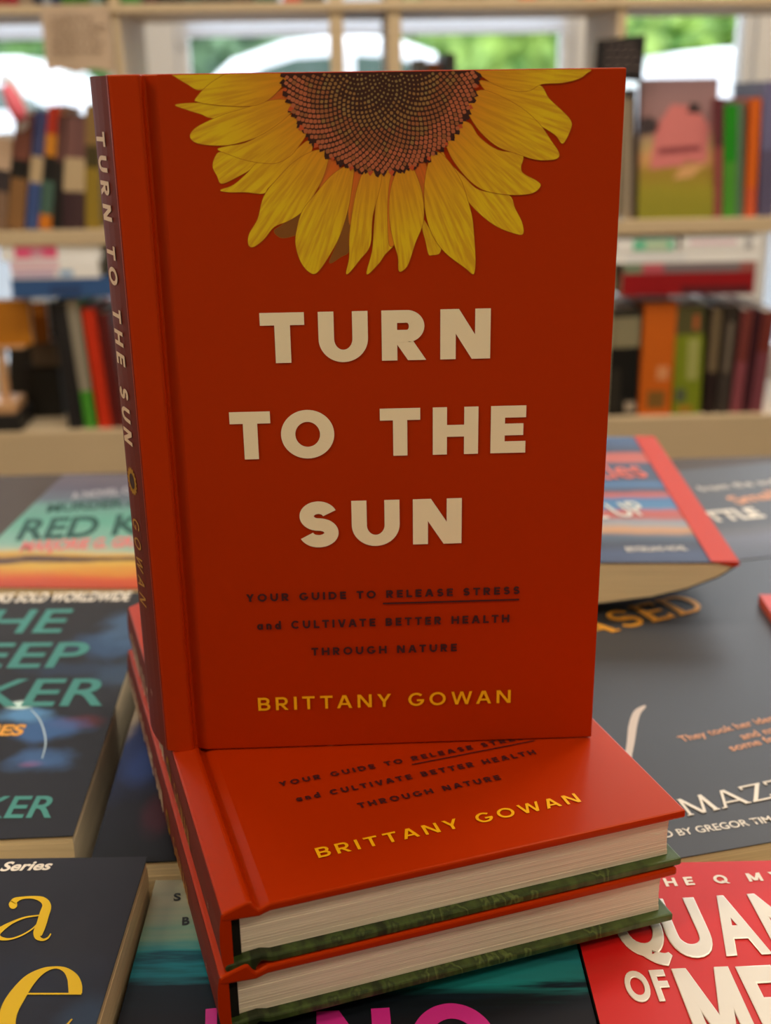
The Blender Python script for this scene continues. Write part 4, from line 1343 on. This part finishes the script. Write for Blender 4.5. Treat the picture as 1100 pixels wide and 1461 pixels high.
pix_polys(kb, 'planet_rim_print', pen([(44, 1012, 1.5), (56, 1026, 2.2), (63, 1044, 2.6), (65, 1062, 2.2), (60, 1082, 1.5)]), z, mat('pale blue rim print', S(178, 200, 214), 0.5, 0.4, noise_amt=0.1, noise_scale=50))

# --- teal and sunset paperback behind it
an = rad(-5.5)
c0 = (-0.1645, 0.2622)
Lr = 0.21
fr_ = lambda py, px=110: yv(px, py, z, c0, an)[1] / Lr
SUNSET = art('sunset cover', 1, Lr, [(0, S(175, 66, 34)), (fr_(826), S(192, 81, 37)), (fr_(816), S(197, 127, 44)), (fr_(806), S(200, 161, 68)), (fr_(801), S(78, 56, 52)), (fr_(797), S(85, 61, 51)),
                                     (fr_(795), S(188, 141, 52)), (fr_(790), S(195, 166, 102)), (fr_(786), S(168, 175, 153)), (fr_(776), S(127, 168, 156)), (fr_(745), S(95, 158, 141)), (fr_(725), S(100, 146, 137)),
                                     (fr_(712), S(91, 103, 115)), (fr_(695), S(90, 85, 100)), (1, S(100, 93, 103))], distort=0.16, nscale=(12, 40, 1), rough=0.45, spec=0.35)
rk = paperback('teal and sunset orange paperback at the back left of the table', c0, an, 0.135, Lr, z, TZ, SUNSET, spine=mat('teal spine', S(96, 150, 140), 0.45, 0.4, noise_amt=0.05))
fonts(rk, 'title_lettering', 'MURDER AT', (66, 731), (216, 720), (72, 718.5), z, DGRN, bold=0.03)
fonts(rk, 'title_lettering', 'RED KEEP', (22, 770), (292, 756), (34, 740), z, DGRN, bold=0.025)
fonts(rk, 'author_lettering', 'MARJORIE G. GRAY', (27, 786.5), (216, 778), (32, 772), z, ROSE, bold=0.035)
fonts(rk, 'strapline_lettering', 'A NOVEL OF', (102, 712), (196, 703), (105, 702), z, mat('pale grey lettering', S(170, 168, 176), 0.5, 0.4, noise_amt=0.03), bold=0.02)

# --- navy book at the front left
z = -0.034
an = rad(-2.0)
c0 = corner_from((-0.0079, -0.0126), an, 0.13, 0.198)
q1, q2, q3 = (yv(*q, z, c0, an) for q in ((125, 1450), (60, 1400), (100, 1340)))
NAVY = art('navy cover', 1, 0.198, [(0, S(26, 28, 40)), (0.6, S(32, 33, 44)), (1, S(38, 38, 46))], nscale=(60, 60, 1), rough=0.5, spec=0.22,
           blobs=[(q1[0], q1[1], 0.012, 0.014, S(44, 62, 88), 0.8), (q2[0], q2[1], 0.03, 0.02, S(36, 42, 60), 0.6), (q3[0], q3[1], 0.02, 0.02, S(44, 44, 52), 0.5)])
nb = paperback('navy paperback with big yellow letters at the near left corner', c0, an, 0.13, 0.198, z, TZ, NAVY, spine=NAVY)
fonts(nb, 'series_lettering', 'Series', (-1, 1242.5), (72.5, 1240.5), (0, 1229.5), z, WHT, bold=0.03, shear=0.25)
C3 = lambda P: [[(x / 3.3333, 1200 + y / 3.3333) for x, y in p] for p in P]
a1 = pen([(60, 300, 34), (72, 282, 26), (108, 270, 12), (160, 268, 14), (203, 280, 30), (222, 308, 42), (210, 350, 46), (195, 400, 46), (180, 438, 44), (180, 458, 26), (204, 469, 12), (228, 460, 8), (242, 440, 6)])
a2 = pen([(188, 353, 6), (120, 363, 8), (60, 386, 12), (10, 416, 24), (-15, 440, 34), (0, 461, 20), (45, 466, 9), (100, 449, 7), (150, 420, 6), (180, 392, 6)])
ball = [[(62 + 20 * math.cos(i * math.pi / 10), 302 + 20 * math.sin(i * math.pi / 10)) for i in range(20)]]
pix_polys(nb, 'title_letter', C3(a1 + a2 + ball), z, NOTE)
e1 = pen([(358, 724, 64), (357, 688, 66), (345, 650, 54), (312, 614, 26), (265, 601, 11), (205, 616, 26), (140, 662, 56), (85, 732, 76), (46, 800, 82), (36, 865, 78), (66, 920, 54), (140, 950, 24), (230, 932, 12), (300, 890, 9), (343, 846, 6)])
e2 = [[(88, 722), (386, 722), (386, 730), (88, 730)]]
pix_polys(nb, 'title_letter', C3(e1 + e2), z, NOTE)

# --- teal streaked book under the front of the pile
z = -0.047
an = rad(1.0)
an = rad(-1.3)
c0 = corner_from((-0.0066, -0.0087), an, 0, 0.205)
fy = lambda py, px=225: yv(px, py, z, c0, an)[1] / 0.205
t1, t2, t3, t4 = (yv(*q, z, c0, an) for q in ((690, 1385), (800, 1360), (640, 1430), (560, 1440)))
STREAK = art('teal streaked cover', 1, 0.205, [(0, S(16, 20, 30)), (fy(1461), S(20, 24, 34)), (fy(1405), S(16, 34, 48)), (fy(1380), S(24, 128, 146)), (fy(1368), S(18, 70, 90)), (fy(1358), S(40, 140, 150)), (fy(1335), S(120, 158, 142)),
                                                (fy(1300), S(160, 164, 142)), (1, S(186, 182, 154))], distort=0.12, nscale=(24, 220, 1), rough=0.5, spec=0.22,
             blobs=[(t1[0], t1[1], 0.05, 0.014, S(30, 140, 146), 0.9), (t2[0], t2[1], 0.03, 0.022, S(36, 120, 128), 0.85), (t3[0], t3[1], 0.05, 0.007, S(14, 22, 30), 0.9)], warp=0.6)
sb = paperback('teal and black streaked paperback pinned under the front of the red pile', c0, an, 0.1442, 0.205, z, TZ, STREAK, spine=BLK)
fonts(sb, 'strapline_lettering', 'S', (247.5, 1285), (257.5, 1284), (247.5, 1274.5), z, BLK, bold=0.03)
fonts(sb, 'strapline_lettering', 'B', (259.5, 1319.5), (270, 1318.5), (259, 1308.5), z, BLK, bold=0.03)
strokes(sb, 'title_lettering', 'NO', (452, 1562), (722, 1546), (458, 1443), z, MAG, 0.24, 0.2, 0.22)
strokes(sb, 'title_lettering', 'I', (290, 1560), (308, 1558), (290, 1440), z, MAG, 0.24, 0.2, 0.22)

# --- dark blue book under the back of the pile
z = -0.0424
an = rad(1.0)
c0 = (-0.0305, -0.0045)
p1, p2, p3, p4 = (yv(*q, z, c0, an) for q in ((205, 1090), (222, 1165), (190, 1010), (225, 1215)))
BLUE = art('dark blue cover', 1, 0.205, [(0, S(10, 10, 14)), (0.18, S(20, 20, 30)), (0.4, S(34, 50, 96)), (1, S(30, 40, 70))], distort=0.15, nscale=(60, 40, 1), rough=0.5, spec=0.22,
           blobs=[(p1[0], p1[1], 0.012, 0.02, S(40, 66, 128), 0.7), (p2[0], p2[1], 0.008, 0.018, S(70, 22, 36), 0.7), (p3[0], p3[1], 0.008, 0.035, S(170, 156, 134), 0.95)], warp=0.25)
paperback('dark blue paperback beneath the back of the red pile', c0, an, 0.135, 0.205, z, TZ, BLUE, spine=mat('navy spine', S(24, 26, 44), 0.45, 0.4, noise_amt=0.05))

# --- red book with raised silver title, front right
z = -0.0455
an = rad(-1.4)
c0 = corner_from((0.1384, -0.0104), an, 0, 0.2)
REDC = mat('bright red cover', S(200, 26, 26), 0.33, 0.5, noise_amt=0.03, noise_scale=20)
qb = paperback('bright red paperback with raised silver title, near right corner', c0, an, 0.14, 0.2, z, TZ, REDC, spine=BLK)
strokes(qb, 'strapline_lettering', 'THE Q MY', (924, 1266.5), (1118, 1255), (922, 1254.5), z, WHT, 0.25, 0.22, 0.66, space=0.3)


def raised(root, name, s, pL, pR, pT, zq, thick=0.0007, bold=0.022, **kw):
    O, U, V = frame_z(root, pL, pR, pT, zq)
    return put_font(name, root, s, O, U, V, SILV, bold=bold, thick=thick, **kw)


for s, pL, pR, pT in (('Q', (890, 1362), (958, 1359), (872, 1286)), ('U', (962, 1364), (1026, 1361), (943, 1283)), ('A', (1034, 1361), (1100, 1358), (1020, 1279)), ('N', (1108, 1357), (1168, 1354), (1088, 1275)),
                      ('O', (898, 1429), (933, 1428), (894, 1387)), ('F', (940, 1428), (962, 1427), (934, 1385)),
                      ('E', (1104, 1497), (1160, 1494), (1078, 1378))):
    raised(qb, 'raised_letter', s, pL, pR, pT, z)

O, U, V = frame_z(qb, (1003, 1502), (1092, 1498), (975, 1383), z + 0.0001)
mo = put_text('raised_letter', qb, stroke_text('M', 0.26, 0.2, 0.1), O, U, V, SILV, thick=0.0006)
bv = mo.modifiers.new('bevel', 'BEVEL'); bv.width = 0.00025; bv.segments = 2; bv.limit_method = 'ANGLE'; bv.angle_limit = rad(40)

# --- large charcoal book at right with gold title
z = -0.0455
an = rad(11.7)
c0 = (0.168, -0.0118)
g1 = yv(1000, 960, z, c0, an)
GREY = art('charcoal matt cover', 1, 0.245, [(0, S(58, 58, 62)), (0.5, S(56, 56, 60)), (1, S(52, 52, 56))], distort=0.1, nscale=(18, 18, 1), rough=0.4, spec=0.5)
eb = paperback('large charcoal book with gold title at the right edge', c0, an, 0.23, 0.248, z, TZ, GREY, spine=GREY)
strokes(eb, 'title_lettering', 'ERASED', (748, 934), (1011, 868), (740, 904), z, GOLD, 0.2, 0.1, 0.24, serif=0.07, thick=0.0003)
strokes(eb, 'author_lettering', 'MAZZ', (984, 1164), (1141, 1131), (979, 1138.5), z, WHT, 0.15, 0.08, 0.14, serif=0.05, thick=0.0002)
fonts(eb, 'credit_lettering', 'D BY GREGOR TIM', (950, 1195), (1104, 1172.5), (948, 1185), z, WHT, bold=0.012)
fonts(eb, 'blurb_lettering', 'They took her identity', (974, 1058.5), (1131, 1022), (972, 1049), z, APR, bold=0.012)
fonts(eb, 'blurb_lettering', 'and name', (1061, 1055), (1131, 1039), (1059, 1045), z, APR, bold=0.012, ref='cap')
fonts(eb, 'blurb_lettering', 'some fear', (1045, 1071.5), (1125, 1053), (1043, 1061.5), z, APR, bold=0.012)
pix_polys(eb, 'pale_curve_print', pen([(921, 1007, 3), (909, 1017, 10), (903, 1035, 12), (900, 1058, 11), (897, 1076, 10), (892, 1110, 9)]), z, mat('pale curve print', S(208, 190, 178), 0.45, 0.4, noise_amt=0.04, noise_scale=60))

# --- grey book behind it
an = rad(10.5)
c0 = (0.262, 0.2635)
fb = lambda py, px=1090: yv(px, py, z, c0, an)[1] / 0.169
HAZE = art('slate cover', 1, 0.169, [(0, S(62, 62, 72)), (fb(765), S(92, 92, 104)), (fb(752), S(80, 74, 74)), (fb(745), S(56, 55, 57)), (1, S(62, 61, 63))], distort=0.08, nscale=(50, 20, 1), rough=0.42)
lb = paperback('slate grey paperback at the far right, behind the charcoal one', c0, an, 0.2, 0.169, z, TZ, HAZE, spine=HAZE)
fonts(lb, 'title_lettering', 'LITTLE', (992, 746), (1093, 737), (990, 731), z, WHT, bold=0.04)
fonts(lb, 'strapline_lettering', 'from the author of', (1002, 701), (1165, 683), (1000, 693), z, WHT, bold=0.0)
fonts(lb, 'strapline_lettering', 'Small', (1053, 719), (1120, 708), (1051, 706), z, APR, bold=0.02)

# --- red book corner lying on the charcoal book at the frame edge
z = -0.0405
pa, pb = uz(1083, 848, z), uz(1100, 873, z)
an = math.atan2((pa - pb).y, (pa - pb).x) - math.pi / 2
c0 = corner_from((pa.x, pa.y), an, 0, 0.15)
paperback('coral red book lying on the charcoal one, only its corner in view', c0, an, 0.11, 0.15, z, -0.0455, mat('coral red cover', S(204, 68, 52), 0.4, 0.4, noise_amt=0.03), spine=CORAL)

# --- blue and orange paperback with bulging pages, right of the standing book
z = -0.0145
an = rad(-4.1)
c0 = corner_from((0.268, 0.1925), an, 0.152, 0)
gl_ = 0.236
fg = lambda py, px=890: yv(px, py, z, c0, an)[1] / gl_
WAVES = art('blue and coral striped cover', 1, gl_, [(0, S(55, 65, 92)), (fg(790), S(61, 73, 104)), (fg(776), S(51, 55, 70)), (fg(766), S(72, 86, 104)), (fg(757), S(189, 137, 89)), (fg(746), S(129, 141, 151)), (fg(737), S(168, 82, 72)),
                                                  (fg(729), S(177, 79, 70)), (fg(724), S(65, 120, 163)), (fg(712), S(60, 106, 153)), (fg(706), S(178, 82, 72)), (fg(699), S(56, 63, 86)), (fg(690), S(63, 106, 151)),
                                                  (fg(684), S(60, 72, 96)), (fg(662), S(55, 68, 92)), (fg(658), S(184, 89, 75)), (fg(648), S(178, 86, 72)), (fg(644), S(53, 61, 84)), (1, S(63, 94, 135))], distort=0.05, nscale=(26, 60, 1), rough=0.45, spec=0.3)
wb = empty('paperback_book', Matrix.Translation((c0[0], c0[1], B + z)) @ Matrix.Rotation(an, 4, 'Z'), 'blue and coral striped paperback with bulging pages, right of the standing book', 'book', 'paperbacks spread on the table')
bot = [(0, -0.0300), (0.03, -0.0285), (0.06, -0.0258), (0.083, -0.0232), (0.108, -0.0196), (0.126, -0.0150), (0.142, -0.0082), (0.150, -0.0026)]
mb = MB()
mb.prism([(0.0, 0), (0.152, 0), (0.152, -0.0006), (0.0, -0.0006)], lambda u, v, t: (u, t, v), 0, gl_)
mb.build('front_cover', WAVES, wb, fix=True)
mb = MB()
mb.prism([(0.152, 0.0004), (0.1525, -0.0016), (0.150, -0.0026), (0.1375, 0.0003), (0.1375, 0.0006)], lambda u, v, t: (u, t, v), -0.0003, gl_)
o = mb.build('spine', mat('orange red spine', S(190, 50, 18), 0.5, 0.25, noise_amt=0.04, noise_scale=40), wb, fix=True); o['label'] = 'orange red spine strip'
mb = MB()
mb.prism([(0.0, -0.0006)] + bot + [(0.1515, -0.0008)], lambda u, v, t: (u, t, v), 0.0006, gl_ - 0.0006)
mb.build('page_block', PAGEY, wb, fix=True)
mb = MB()
mb.prism([(u, v - 0.0001) for u, v in bot] + [(u, v - 0.0006) for u, v in reversed(bot)], lambda u, v, t: (u, t, v), 0, gl_)
mb.build('back_cover', mat('dark back cover', S(50, 52, 66), 0.45, 0.4, noise_amt=0.05), wb, fix=True)
fonts(wb, 'title_lettering', 'Castles', (786, 687), (926, 680), (783, 663), z + 0.0003, mat('salmon lettering', S(220, 104, 84), 0.5, 0.4, noise_amt=0.03), bold=0.008)
fonts(wb, 'title_lettering', 'RISE UP', (800, 746), (930, 733), (798, 724), z + 0.0003, mat('pale blue lettering', S(206, 206, 200), 0.5, 0.4, noise_amt=0.03), bold=0.01)
fonts(wb, 'strapline_lettering', 'BESTSELLING NOVEL', (895, 787), (982, 785), (894, 780), z + 0.0003, WHT, bold=0.0)
